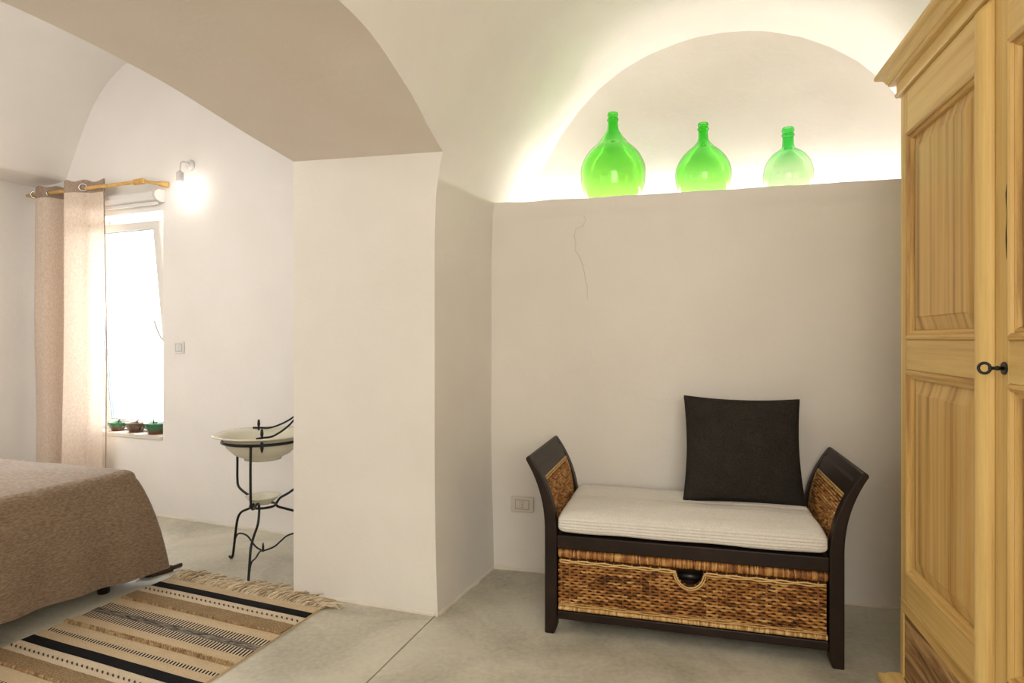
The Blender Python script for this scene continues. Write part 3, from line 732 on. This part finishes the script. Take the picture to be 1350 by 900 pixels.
# short upright stakes glimpsed between rows
k = X0+.01
while k < X1:
    if abs(k-HX) > HR+.004: mb.tube([(k, .018, Z0+.01), (k, .018, HZ)], .004, 5)
    k += .037
mb.build('weave', 'wicker', basket, fixn=False)
def wraps(mb, x0, x1, zc, rz_, ry, pitch, yc):
    x = x0
    while x < x1-pitch*.5:
        a = random.uniform(-.0015, .0015); pts_ = []; s = 1+random.uniform(-.06, .06)
        n = len(mb.v)
        for q, f_ in ((0, .86), (.5, 1.0), (1, .86)):
            for k_ in range(10):
                th = 2*PI*k_/10; mb.v.append((x+q*pitch*1.05+a*math.sin(th), yc+ry*f_*s*math.cos(th), zc+rz_*f_*s*math.sin(th)))
        for i in range(2):
            for k_ in range(10):
                mb.f.append((n+i*10+k_, n+i*10+(k_+1) % 10, n+(i+1)*10+(k_+1) % 10, n+(i+1)*10+k_)); mb.m.append(0); mb.sm.append(True)
        x += pitch
mb = MB(); wraps(mb, X0, X1, .340, .021, .018, .0062, .022); mb.build('top_wrap', 'wicker', basket, fixn=False)
mb = MB(); wraps(mb, X0, X1, Z0+.011, .011, .014, .0065, .018); mb.build('bottom_wrap', 'twine', basket, fixn=False)
mb = MB()
for off, rr in ((.0, .0032), (.008, .0032)):
    pts_ = [(X0+.005+(HX-.062-X0)*i/40, .006, HZ-.004-off+.0018*math.sin(i*.9+off*300)) for i in range(41)]
    for k in range(1, 20):
        th = PI*k/20; pts_.append((HX-(HR+.002+off)*math.cos(th), .005, HZ-.006-math.sin(th)*(.062+off)))
    pts_ += [(HX+.062+(X1-.005-HX-.062)*i/40, .006, HZ-.004-off+.0018*math.sin(i*.8+off*300)) for i in range(41)]
    mb.tube(pts_, rr, 6)
for off in (0, .007): mb.tube([(X0+.003+(X1-X0-.006)*i/60, .006, Z0+.027+off+.0015*math.sin(i*.8+off*400)) for i in range(61)], .003, 6)
mb.build('twine_loop', 'twine', basket, fixn=False)
mb = MB(); mb.tube([(HX-.044, .045, HZ-.034), (HX+.044, .045, HZ-.034)], .015, 12); mb.build('handle_bar', 'dark_plastic', basket)
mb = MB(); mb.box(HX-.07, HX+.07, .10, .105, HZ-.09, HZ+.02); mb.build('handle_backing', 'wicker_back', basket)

# white ribbed cushion
mb = MB(); CX0, CX1, CYa, CYb, CZ = .058, BL-.058, .000, BW-.005, .418
def cush(u, v):
    x = CX0+(CX1-CX0)*u
    e = min(u, 1-u)*(CX1-CX0); sc = min(1, .72+.28*math.sqrt(max(0, 1-(1-min(1, e/.035))**2)))
    hh = .088+.005*nz(x*4, 0, 2); hh *= sc
    # superellipse section, param by angle
    th = 2*PI*v; cw = (CYb-CYa)/2; n_e = .26
    cyy = math.copysign(abs(math.cos(th))**n_e, math.cos(th)); szz = math.copysign(abs(math.sin(th))**(.42), math.sin(th))
    y = cyy*cw; z = szz*hh/2
    return x, y, z, cw, hh
sec = []
for i in range(1200):
    x, y, z, cw, hh = cush(.5, i/1200); sec.append((y, z))
# arc-length resample
acc = [0]
for i in range(1200):
    a = sec[i]; c = sec[(i+1) % 1200]; acc.append(acc[-1]+math.hypot(c[0]-a[0], c[1]-a[1]))
NR = 420; TL = acc[-1]; par = []; j = 0
for k in range(NR):
    t_ = TL*k/NR
    while acc[j+1] < t_: j += 1
    par.append((j+(t_-acc[j])/max(1e-9, acc[j+1]-acc[j]))/1200)
nribs = int(TL/.0118)
NU = 150; base = len(mb.v)
for i in range(NU+1):
    u = i/NU; u = u if u > 0 else 0
    uu = u
    for k in range(NR):
        x, y, z, cw, hh = cush(uu, par[k])
        x2, y2, z2, *_ = cush(uu, par[(k+1) % NR]); x1_, y1_, z1_, *_ = cush(uu, par[k-1])
        d_ = math.hypot(y2-y1_, z2-z1_) or 1; ny, nzz = (z2-z1_)/d_, -(y2-y1_)/d_
        ph = nribs*2*PI*k/NR + .9*nz(x*3, k/NR*6, 0) + (.5 if int(x/.26) % 2 else 0)
        b_ = .0030*math.cos(ph)+.0035*nz(x*6, y*6, z*10)
        s_edge = min(u, 1-u)*(CX1-CX0); shrink = 1-.02*max(0, 1-s_edge/.02)
        low = .006*nz(x*9, 1, 4)*(1 if z < -hh*.25 and y < 0 else 0)
        mb.v.append((x, (CYa+CYb)/2+(y+ny*b_)*shrink, CZ+.0455+(z+nzz*b_)+low*0+.004))
for i in range(NU):
    for k in range(NR):
        mb.f.append((base+i*NR+k, base+i*NR+(k+1) % NR, base+(i+1)*NR+(k+1) % NR, base+(i+1)*NR+k)); mb.m.append(0); mb.sm.append(True)
mb.f.append(tuple(base+k for k in range(NR))); mb.m.append(0); mb.sm.append(False)
mb.f.append(tuple(base+NU*NR+k for k in range(NR))); mb.m.append(0); mb.sm.append(False)
cu = mb.build('seat_cushion', 'cushion_white', loc=bench.location, rz=bench.rotation_euler.z); tag(cu, 'off-white ribbed seat cushion laid on the dark bench', 'cushion')

# charcoal scatter cushion
mb = MB(); PW, PH = .515, .49
def pil(side):
    def fn(u, v):
        a = 2*u-1; c = 2*v-1
        px_ = a*(1-.055*(1-c*c)*abs(a)**2); pz = c*(1-.060*(1-a*a)*abs(c)**2)
        t_ = ((1-abs(a)**2.4)*(1-abs(c)**2.4))**.42*.068
        wr = .004*nz(a*2.5, c*2.5, side*3)+.006*nz(a*1.2, c*1.2, side*7)
        return (px_*PW/2+.004*max(0, -c)*abs(a)*a, side*(t_+wr*min(1, t_*30)), (pz+1)*PH/2)
    return fn
mb.grid(pil(-1), 44, 44); mb.grid(pil(1), 44, 44)
pw_ = Vector((1.038, 2.822, .504))
pl = mb.build('scatter_pillow', 'pillow', loc=pw_); pl.rotation_euler = (math.radians(-17), math.radians(1.0), math.atan2(-.264, .9645)+.06)
tag(pl, 'square charcoal linen cushion leaning on the wall at the bench right end', 'pillow')
sd = pl.modifiers.new('s', 'SUBSURF'); sd.levels = 1; sd.render_levels = 1
mb = MB()
ring = []
for k in range(160):
    q = k/40; e, f_ = int(q), q-int(q); a, c = [(f_*2-1, -1), (1, f_*2-1), (1-f_*2, 1), (-1, 1-f_*2)][e]
    ring.append(Vector(pil(1)((a+1)/2, (c+1)/2)))
for p in ring: p.y = 0
mb.tube(ring, .0022, 6, closed=True); mb.build('seam_piping', 'pillow', pl, fixn=False)

# ------------------------------------------------------------------ wardrobe
wr = thing('wardrobe', 'tall pale chestnut wardrobe with raised door panels against the right wall', 'wardrobe', (1.388, 2.25, 0), math.atan2(-.965, -.2616))
WL, WDp = 1.40, .52
mb = MB(); mb.box(0, .022, .024, WDp, .02, 2.12); mb.box(WL-.022, WL, .024, WDp, .02, 2.12); mb.box(0, WL, WDp-.012, WDp, .02, 2.12); mb.box(0, WL, .024, WDp, 2.10, 2.12); mb.build('carcass', 'wood_v', wr, .002)
mb = MB(); mb.box(0.0, WL, 0, .024, .285, .331); mb.build('bottom_rail', 'wood_h', wr, .003)
for q in (0, WL-.03):
    mb = MB(); mb.box(q, q+.03, 0, .024, .05, .285); mb.build('corner_stile', 'wood_v', wr, .002)
mb = MB(); mb.box(.031, WL-.031, .004, .022, .052, .284); mb.build('apron_board', 'wood_apron', wr, .002)
def sweep(mb, prof, mi=0):
    n = len(prof)
    for p_, z in prof: pass
    paths = [[(-p_, WDp, z), (-p_, -p_, z), (WL+p_, -p_, z), (WL+p_, WDp, z)] for p_, z in prof]
    for i in range(3):
        vs = []; fs = []
        for k in range(n): vs += [paths[k][i], paths[k][i+1]]
        for k in range(n-1): fs.append((2*k, 2*k+1, 2*k+3, 2*k+2))
        mb.add(vs, fs, mi)
    for i in (0, 3): mb.add([paths[k][i] for k in range(n)], [tuple(range(n))])
corn = [(0, 2.112), (.010, 2.112), (.014, 2.118), (.014, 2.126), (.009, 2.131), (.010, 2.158), (.026, 2.160), (.031, 2.164), (.031, 2.170), (.036, 2.172), (.038, 2.178), (.042, 2.186), (.050, 2.192), (.060, 2.195), (.066, 2.199), (.068, 2.206), (.066, 2.214), (.058, 2.218), (0, 2.218)]
mb = MB(); sweep(mb, corn); mb.box(0, WL, 0, WDp, 2.112, 2.216); mb.build('cornice', 'wood_h', wr, fixn=True)
pli = [(0, 0), (.056, 0), (.058, .004), (.058, .018), (.052, .024), (.040, .028), (.030, .040), (.012, .050), (0, .054)]
mb = MB(); sweep(mb, pli); mb.build('plinth', 'wood_h', wr)
def door(x0, x1, name, mirror=False):
    L_ = x1-x0; SL, SR = (.063, .078) if not mirror else (.075, .063)
    mb = MB(); mb.box(x0, x0+SL, 0, .023, .333, 2.110); mb.box(x1-SR, x1, 0, .023, .333, 2.110)
    d = mb.build('door', 'wood_v', wr, .003)
    a, c = x0+SL, x1-SR
    for z0, z1 in ((.333, .430), (1.142, 1.245), (1.965, 2.110)):
        mb = MB(); mb.box(a, c, .0008, .022, z0, z1); mb.build('rail', 'wood_h', d, .0015)
    for z0, z1 in ((.430, 1.142), (1.245, 1.965)):
        # moulding ring
        mb = MB(); pr = [(0, .0), (.003, -.005), (.010, -.007), (.017, -.004), (.019, .003), (.024, .002), (.030, .006), (.033, .014)]
        for k in range(len(pr)-1):
            (i0, y0), (i1, y1) = pr[k], pr[k+1]
            q0 = [(a+i0, y0, z0+i0), (c-i0, y0, z0+i0), (c-i0, y0, z1-i0), (a+i0, y0, z1-i0)]
            q1 = [(a+i1, y1, z0+i1), (c-i1, y1, z0+i1), (c-i1, y1, z1-i1), (a+i1, y1, z1-i1)]
            for j in range(4): mb.add([q0[j], q0[(j+1) % 4], q1[(j+1) % 4], q1[j]], [(0, 1, 2, 3)], (j+1) % 2)
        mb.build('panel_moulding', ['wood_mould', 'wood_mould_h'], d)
        mb = MB(); i0, i1 = .030, .078
        pr = [(.028, .016), (.034, .015), (.074, .004), (.078, .001)]
        for k in range(len(pr)-1):
            (i0, y0), (i1, y1) = pr[k], pr[k+1]
            q0 = [(a+i0, y0, z0+i0), (c-i0, y0, z0+i0), (c-i0, y0, z1-i0), (a+i0, y0, z1-i0)]
            q1 = [(a+i1, y1, z0+i1), (c-i1, y1, z0+i1), (c-i1, y1, z1-i1), (a+i1, y1, z1-i1)]
            mb.add(q0+q1, [(j, (j+1) % 4, (j+1) % 4+4, j+4) for j in range(4)])
        mb.add(q1, [(0, 1, 2, 3)])
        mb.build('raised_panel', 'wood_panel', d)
    return d
d1 = door(.004, .696, 'door'); d2 = door(.700, WL-.004, 'door', True)
# astragal on the meeting edge
mb = MB(); bx0, bx1 = .662, .7085
sec = [(bx0, -.001), (bx0, -.024), (bx0+.004, -.029)]+[(bx0+.010+.0365*math.sin(PI/2*k/8), -.002-.028*math.cos(PI/2*k/8)) for k in range(9)]+[(bx1, -.001)]
n = len(sec); zt = 2.082
vs = [(x, y, .335) for x, y in sec]+[(x, y, zt-.006-max(0, (x-bx0))*.0-.035*max(0, 1-(-y)/.03)**1.5*0) for x, y in sec]
vs2 = [(x, min(-.001, y*.55), zt+.010) for x, y in sec]
mb.add(vs+vs2, [tuple(range(n))]+[(i, (i+1) % n, n+(i+1) % n, n+i) for i in range(n)]+[(n+i, n+(i+1) % n, 2*n+(i+1) % n, 2*n+i) for i in range(n)]+[tuple(range(2*n, 3*n))])
mb.build('astragal', 'wood_v', d1, .001)
# key and escutcheon on the second door
kx, kz = .757, 1.178
mb = MB()
for k in range(1): mb.tube([(kx, -.001, kz), (kx, -.004, kz)], .0155, 20)
mb.build('escutcheon', 'iron', d2, loc=(0, 0, 0))
mb = MB(); mb.tube([(kx, -.003, kz), (kx, -.012, kz), (kx, -.013, kz), (kx, -.018, kz), (kx, -.019, kz), (kx, -.034, kz)], [.0042, .0042, .0058, .0058, .0042, .0042], 10)
cyk = -.043
mb.tube([(kx+.004*0+.013*math.cos(2*PI*k/24)*0.35, cyk+.0108*math.cos(2*PI*k/24), kz+.0125*math.sin(2*PI*k/24)) for k in range(24)], .0036, 8, closed=True)
mb.build('key', 'iron', d2, fixn=True)
# dark splits in the wood of the second door's stile
for z0, z1, x in ((.40, .53, .7725), (.76, .80, .772), (1.03, 1.06, .7735), (1.44, 1.62, .765)):
    mb = MB(); n_s = 8; mb.tube([(x+.0015*math.sin(i*1.7), -.0004, z0+(z1-z0)*i/n_s) for i in range(n_s+1)], [.0003]+[.0014+.0008*math.sin(i) for i in range(1, n_s)]+[.0003], 5)
    mb.build('wood_split', 'sap', d2)

# ------------------------------------------------------------------ rug
RL = Vector((-1.7823, 3.2729, 0)); ru = Vector((.9235, -.3836, 0)); rd = (Vector((-.3836, -.9235, 0))+ru*.05)
RWd, RLen = .977, 1.62
rug = thing('striped_rug', 'beige woven rug with black bands and a fringe beside the bed', 'rug', RL, math.atan2(ru.y, ru.x))
# local: x across, y toward viewer is negative
def rl(a, l, z):
    return (a+.05*l+.004*nz(l*6, 0, 1)*(1 if a > .5 else -1), -l, z+.0016*nz(a*5, l*5, 2))
bands = [(0, .055, 0), (.055, .105, 3), (.105, .165, 1), (.165, .205, 0)]
bands = [(0, .055, 'b'), (.055, .108, 'k'), (.108, .185, 'c'), (.185, .270, 't'), (.270, .330, 'b'), (.330, .380, 'h'), (.380, .422, 'd'), (.422, .472, 'h'), (.472, .600, 'b'), (.600, .622, 'h'), (.622, .668, 'b'), (.668, .720, 'k'), (.720, .795, 'c'), (.795, .870, 't'), (.870, .94, 'b'), (.94, .98, 'h'), (.98, 1.04, 'd'), (1.04, 1.08, 'h'), (1.08, 1.21, 'b'), (1.21, 1.232, 'h'), (1.232, 1.28, 'b'), (1.28, 1.33, 'k'), (1.33, 1.40, 'c'), (1.40, 1.48, 't'), (1.48, RLen, 'b')]
mats_ = ['rug_beige', 'rug_cream', 'rug_tan', 'rug_black', 'rug_dark']; mi = {'b': 0, 'c': 1, 't': 2, 'k': 3, 'd': 4}
mb = MB(); bw_ = []
zr = {'b': .008, 'c': .008, 't': .012, 'k': .0085, 'd': .009, 'h': .008}
for l0_, l1_, kd in bands:
    nl = max(2, int((l1_-l0_)/.02))
    if kd == 'h':      # interlocking black and white teeth: separate little faces
        nt_ = 58
        def tooth(u, v, l0_=l0_, l1_=l1_): return rl(RWd*u, l0_+(l1_-l0_)*v, .0085)
        base = len(mb.v)
        for i in range(nt_*2+1):
            for j in range(2):
                mb.v.append(rl(RWd*i/(nt_*2)+(.006 if j else 0)*(1 if 0 < i < nt_*2 else 0), l0_+(l1_-l0_)*j, .0085))
        for i in range(nt_*2):
            a = base+2*i; mb.f.append((a, a+1, a+3, a+2)); mb.m.append(3 if i % 2 else 1); mb.sm.append(False)
    else:
        mb.grid(lambda u, v, l0_=l0_, l1_=l1_, kd=kd: rl(RWd*u, l0_+(l1_-l0_)*v, zr[kd]+(.002*nz(u*40, v*3, l0_) if kd == 't' else 0)), 60, nl, mi[kd])
# edges
for a in (0, RWd):
    mb.grid(lambda u, v, a=a: rl(a, RLen*u, .0085*v), 60, 1, 0, smooth=False)
mb.grid(lambda u, v: rl(RWd*u, 0, .008*v), 40, 1, 0, smooth=False)
mb.grid(lambda u, v: rl(RWd*u, RLen, .008*v), 4, 1, 0, smooth=False)
mb.build('rug_body', mats_, rug)
def braid(mb, l, w_, h, n=75, double=False):
    for i in range(n):
        a = RWd*(i+.5)/n; dx = RWd/n*1.1
        for sgn in ((1, -1) if double else (1,)):
            c0 = rl(a-dx/2, l+sgn*w_*.05, .009); c1 = rl(a+dx/2, l+(sgn*w_ if double else w_), .009)
            if double and sgn < 0: c0 = rl(a-dx/2, l-w_, .009); c1 = rl(a+dx/2, l, .009)
            p0_, p1_ = Vector(c0), Vector(c1); mid = (p0_+p1_)/2; mid.z += h
            mb.tube([p0_, mid, p1_], [.0025, .0055, .0025], 5)
mb = MB(); braid(mb, .262, .012, .004); braid(mb, .862, .012, .004); braid(mb, 1.47, .012, .004); 
for l in (.536, 1.145): braid(mb, l, .011, .004, 70, True)
tag(mb.build('jute_braid', 'knot', rug, fixn=False), None, None, None, 'stuff')
mb = MB()
for l in (.148, .762, 1.365):
    for i in range(34):
        a = RWd*(i+.5)/34; mb.tube([rl(a-.008, l-.003, .0085), rl(a, l, .0125), rl(a+.007, l+.004, .0085)], [.0015, .0042, .0015], 5)
tag(mb.build('wool_knot', 'leather', rug, fixn=False), None, None, None, 'stuff')
mb = MB()
for i in range(190):
    a = RWd*(i+.5)/190; L_ = random.uniform(.10, .15)*(1-.1*math.cos(a*6)); ang = .25+.9*nz(a*2.2, 4, 0)+random.uniform(-.2, .2)+.35*(a/RWd)
    c = Vector(rl(a, 0, .006)); p = [c+Vector((0, -.004, 0))]; hd = ang; 
    for k in range(1, 8):
        hd += random.uniform(-.14, .14)+.11*(a/RWd)
        p.append(p[-1]+Vector((math.sin(hd), math.cos(hd), 0))*L_/7); p[-1].z = .0045+.016*math.sin(PI*k/8)*random.uniform(.3, 1)+.005*(i % 3)
    mb.tube(p, [.0036]*5+[.0030]*2+[.0014], 5)
tag(mb.build('fringe', 'fringe', rug, fixn=False), None, None, None, 'stuff')

# ------------------------------------------------------------------ bed and bedspread
BA = math.radians(-20.0); bu = V2(math.cos(BA), math.sin(BA)); bv_ = V2(-math.sin(BA), math.cos(BA))
BC = V2(-1.866, 3.150)
bed = thing('bed', 'low double bed on short black feet under the taupe spread', 'bed', (BC.x, BC.y, 0), BA)
BLn, BWi = 2.0, 1.62
mb = MB(); mb.box(-BLn, -.07, -BWi+.03, -.05, .14, .30); mb.build('base', 'mattress', bed, .01)
mb = MB(); mb.box(-BLn, -.045, -BWi+.02, -.03, .30, .585); mb.build('mattress', 'mattress', bed, .03)
for x, y in ((-.115, -.10), (-.115, -BWi+.12), (-BLn+.1, -.10), (-BLn+.1, -BWi+.12)):
    mb = MB(); mb.lathe([(0, .0), (.026, 0), (.034, .14), (0, .14)], 20); mb.build('bed_leg', 'dark_plastic', bed, loc=(x, y, 0))
mb = MB()
# perimeter (foot side from near to far, rounded corner, then far side toward the head), outward normals
per = []; rc = .035
nf = 70
for i in range(nf+1): per.append((0, -BWi+(BWi-rc)*i/nf, 1, 0))
for k in range(1, 12): th = PI/2*k/12; per.append((-rc+rc*math.cos(th), -rc+rc*math.sin(th), math.cos(th), math.sin(th)))
for i in range(0, nf+1): per.append((-rc-(BLn-rc)*i/nf, 0, 0, 1))
ZT = .597; rows_ = []
def down(t, i):
    x, y, nx_, ny = per[i]; 
    dc = 0
    if i <= nf: dc = (nf-i)*(BWi-rc)/nf
    elif i >= nf+12: dc = (i-nf-11)*(BLn-rc)/nf
    fold = .010*math.sin(dc*24+1)+.012*nz(dc*3, i > nf, 3)
    return x, y, nx_, ny, dc, fold
NRW = 34; inset = .05
for k in range(NRW+1):
    row = []
    for i in range(len(per)):
        x, y, nx_, ny, dc, fold = down(0, i)
        if k <= 6:
            th = PI/2*k/6; off = -inset+inset*math.sin(th); z = ZT-inset*.85*(1-math.cos(th)) ; row.append((x+nx_*off, y+ny*off, z+.004*nz(x*3, y*3, 1))); continue
        t = (k-6)/(NRW-6); z0 = ZT-inset*.85; hem = .075+.03*min(1, dc/1.2)*(1 if i <= nf else 0)-.015*math.exp(-(dc/.2)**2)
        z = z0+(hem-z0)*t
        off = fold*t*1.2+.012*math.sin(PI*t)
        ex = ey = 0
        cw_ = math.exp(-(dc/.10)**2) if i < nf+12 and i > nf-40 else math.exp(-(dc/.35)**2)
        if i > nf: ex, ey = .035*t*cw_, .155*(t**.75)*cw_
        elif i == nf or dc < .08: ex, ey = .012*t*cw_, .03*t*cw_*0
        row.append((x+nx_*off+ex, y+ny*off+ey, z))
    rows_.append(row)
n = len(per); mb.v = [p for r_ in rows_ for p in r_]
for k in range(NRW):
    for i in range(n-1):
        a = k*n+i; mb.f.append((a, a+1, a+n+1, a+n)); mb.m.append(0); mb.sm.append(True)
# top: fan grid between first row and inner line
corner_top = [(-BLn, -BWi, ZT)]
top0 = [rows_[0][i] for i in range(n)]
base = len(mb.v)
G = 40
def topf(u, v): 
    x = -inset-(BLn-inset)*u; y = -inset-(BWi-inset)*v; crown = .012*(1-(1-min(1, u*6))**2)*(1-(1-min(1, v*6))**2)
    return (x, y, ZT+.004*nz(x*3, y*3, 1)+crown*.6+.002*nz(x*9, y*9, 3)*min(1, u*8, v*8))
mb.grid(topf, 60, 50)
sp = mb.build('bedspread', 'bedspread', loc=(BC.x, BC.y, 0), rz=BA, fixn=False); tag(sp, 'taupe woven bedspread hanging over the foot of the bed', 'bedspread')

# strap under the bed corner
def fl(px, py, z=0): d_ = F*(H-z)/(py-CY); return Vector(((px-CX)/F*d_, d_, z))
st = thing('strap', 'dark brown leather strap with a shiny buckle under the bed corner', 'strap', fl(190, 757))
o0 = fl(190, 757)
mb = MB(); mb.tube(smooth_path([fl(187, 757, .012)-o0, fl(200, 756, .016)-o0, fl(215, 751, .016)-o0, fl(228, 748, .018)-o0, fl(240, 744, .02)-o0], 6), [.020]*6+[.017]*12+[.012]*6+[.010], 8, flat=.6); mb.build('band', 'leather', st)
mb = MB(); mb.tube(smooth_path([fl(200, 759, .006)-o0, fl(215, 755, .006)-o0, fl(228, 751, .006)-o0], 5), .009, 8, flat=.6); mb.build('loose_end', 'leather', st)
c = fl(186, 757, .022)-o0
mb = MB(); mb.tube([c+Vector((.022*math.cos(2*PI*k/16), .006*math.sin(2*PI*k/16), .017*math.sin(2*PI*k/16))) for k in range(16)], .0035, 6, closed=True); mb.build('buckle', 'steel', st)

# ------------------------------------------------------------------ washstand
SCn = Vector((-1.366, 3.455, 0))
ws = thing('washstand', 'black wrought-iron tripod washstand beyond the arch pier', 'washstand', SCn, 0)
RG, RZc = .208, .695
mb = MB(); mb.tube([(RG*math.cos(2*PI*k/48), RG*math.sin(2*PI*k/48), RZc) for k in range(48)], .0075, 8, closed=True); mb.build('basin_ring', 'iron', ws)
mb = MB(); mb.tube([(.066*math.cos(2*PI*k/32), .066*math.sin(2*PI*k/32), .335) for k in range(32)], .007, 8, closed=True); mb.build('dish_ring', 'iron', ws)
for nm_ang in (-85, 152, 30):
    th = math.radians(nm_ang); e = Vector((math.cos(th), math.sin(th), 0)); Z = Vector((0, 0, 1))
    up_ = [e*RG+Z*(RZc-.005), e*RG+Z*.55, e*RG+Z*.46, e*(RG-.012)+Z*.415, e*(RG-.07)+Z*.385, e*.085+Z*.37, e*.07+Z*.345, e*.066+Z*.33]
    lo_ = [e*.066+Z*.335, e*.078+Z*.318, e*.12+Z*.30, e*.175+Z*.275, e*.205+Z*.235, e*.222+Z*.16, e*.235+Z*.08, e*.247+Z*.018, e*.262+Z*.006, e*.275+Z*.012]
    if nm_ang == 30:
        up_ = [e*RG+Z*(RZc-.005), e*RG+Z*.52, e*(RG-.02)+Z*.43, e*.14+Z*.39, e*.09+Z*.365, e*.068+Z*.335]
    if nm_ang == -85:
        up_ = [e*RG+Z*(RZc-.005), e*(RG+.004)+Z*.55, e*(RG-.0)+Z*.42, e*(RG-.012)+Z*.375, e*(RG-.045)+Z*.358, e*.11+Z*.368, e*.08+Z*.36, e*.066+Z*.335]
        lo_ = [e*.066+Z*.335, e*.075+Z*.29, e*.10+Z*.25, e*.165+Z*.21, e*.205+Z*.17, e*.225+Z*.10, e*.24+Z*.03, e*.247+Z*.004]
    mb = MB(); mb.tube(smooth_path(up_, 6), .0068, 8); mb.tube(smooth_path(lo_, 6), .0068, 8); mb.build('leg', 'iron', ws)
# lower brace: three rods meeting in the centre with a finial
mb = MB()
for a_ in (-85, 152, 30):
    th = math.radians(a_); e = Vector((math.cos(th), math.sin(th), 0)); Z = Vector((0, 0, 1)); zz = .15 if a_ != -85 else .09
    mb.tube(smooth_path([e*.232+Z*(zz-.045), e*.20+Z*zz, e*.13+Z*(zz-.0), e*.06+Z*.10, Z*.085], 6), .0048, 7)
mb.tube([(0, 0, .08), (0, 0, .105), (0, 0, .13)], [.005, .007, .003], 8)
mb.build('brace', 'iron', ws)
# side arms with leaf ornaments
mb = MB()
for s_, az in ((0, -70), (1, 118)):
    th = math.radians(az); e = Vector((math.cos(th), math.sin(th), 0)); c = e*RG
    tgt = Vector((.23, .10 if s_ == 0 else .20, 0))
    d_ = (tgt-c); 
    p = [c-d_*.10+Vector((0, 0, .735)), c+Vector((0, 0, .735)), c+d_*.25+Vector((0, 0, .738)), c+d_*.62+Vector((0, 0, .80)), c+d_+Vector((0, 0, .94))]
    mb.tube(smooth_path(p, 6), .0055, 7)
mb.tube([(.23, .10, .70), (.23, .10, .90), (.23, .20, .90), (.23, .20, .70)], .006, 7)
mb.build('towel_arm', 'iron', ws)
for az in (-70, 118):
    th = math.radians(az); e = Vector((math.cos(th), math.sin(th), 0)); c = e*RG
    mb = MB(); mb.tube([c+Vector((0, 0, z)) for z in (.655, .665, .685, .71, .735, .755, .775, .785)], [.001, .006, .010, .007, .005, .009, .007, .001], 8); mb.build('leaf_ornament', 'iron', ws)
ba = MB(); ba.lathe([(0, .590), (.085, .590), (.088, .582), (.095, .582), (.100, .594), (.145, .615), (.185, .655), (.200, .700), (.225, .712), (.252, .718), (.256, .724), (.250, .727), (.222, .722), (.196, .708), (.178, .66), (.140, .622), (.09, .604), (0, .600)], 56)
bo = ba.build('washbasin', 'enamel', loc=SCn+Vector((0, 0, .008)), smooth_all=True); tag(bo, 'cream enamel washbasin resting in the black iron stand', 'basin')
ds = MB(); ds.lathe([(0, .350), (.035, .350), (.040, .345), (.046, .352), (.066, .366), (.088, .385), (.091, .389), (.086, .390), (.062, .374), (.04, .360), (0, .358)], 40)
do = ds.build('soap_dish', 'enamel', loc=SCn, smooth_all=True); tag(do, 'small cream enamel dish on the lower ring of the washstand', 'dish')
print('objects', len(bpy.data.objects))
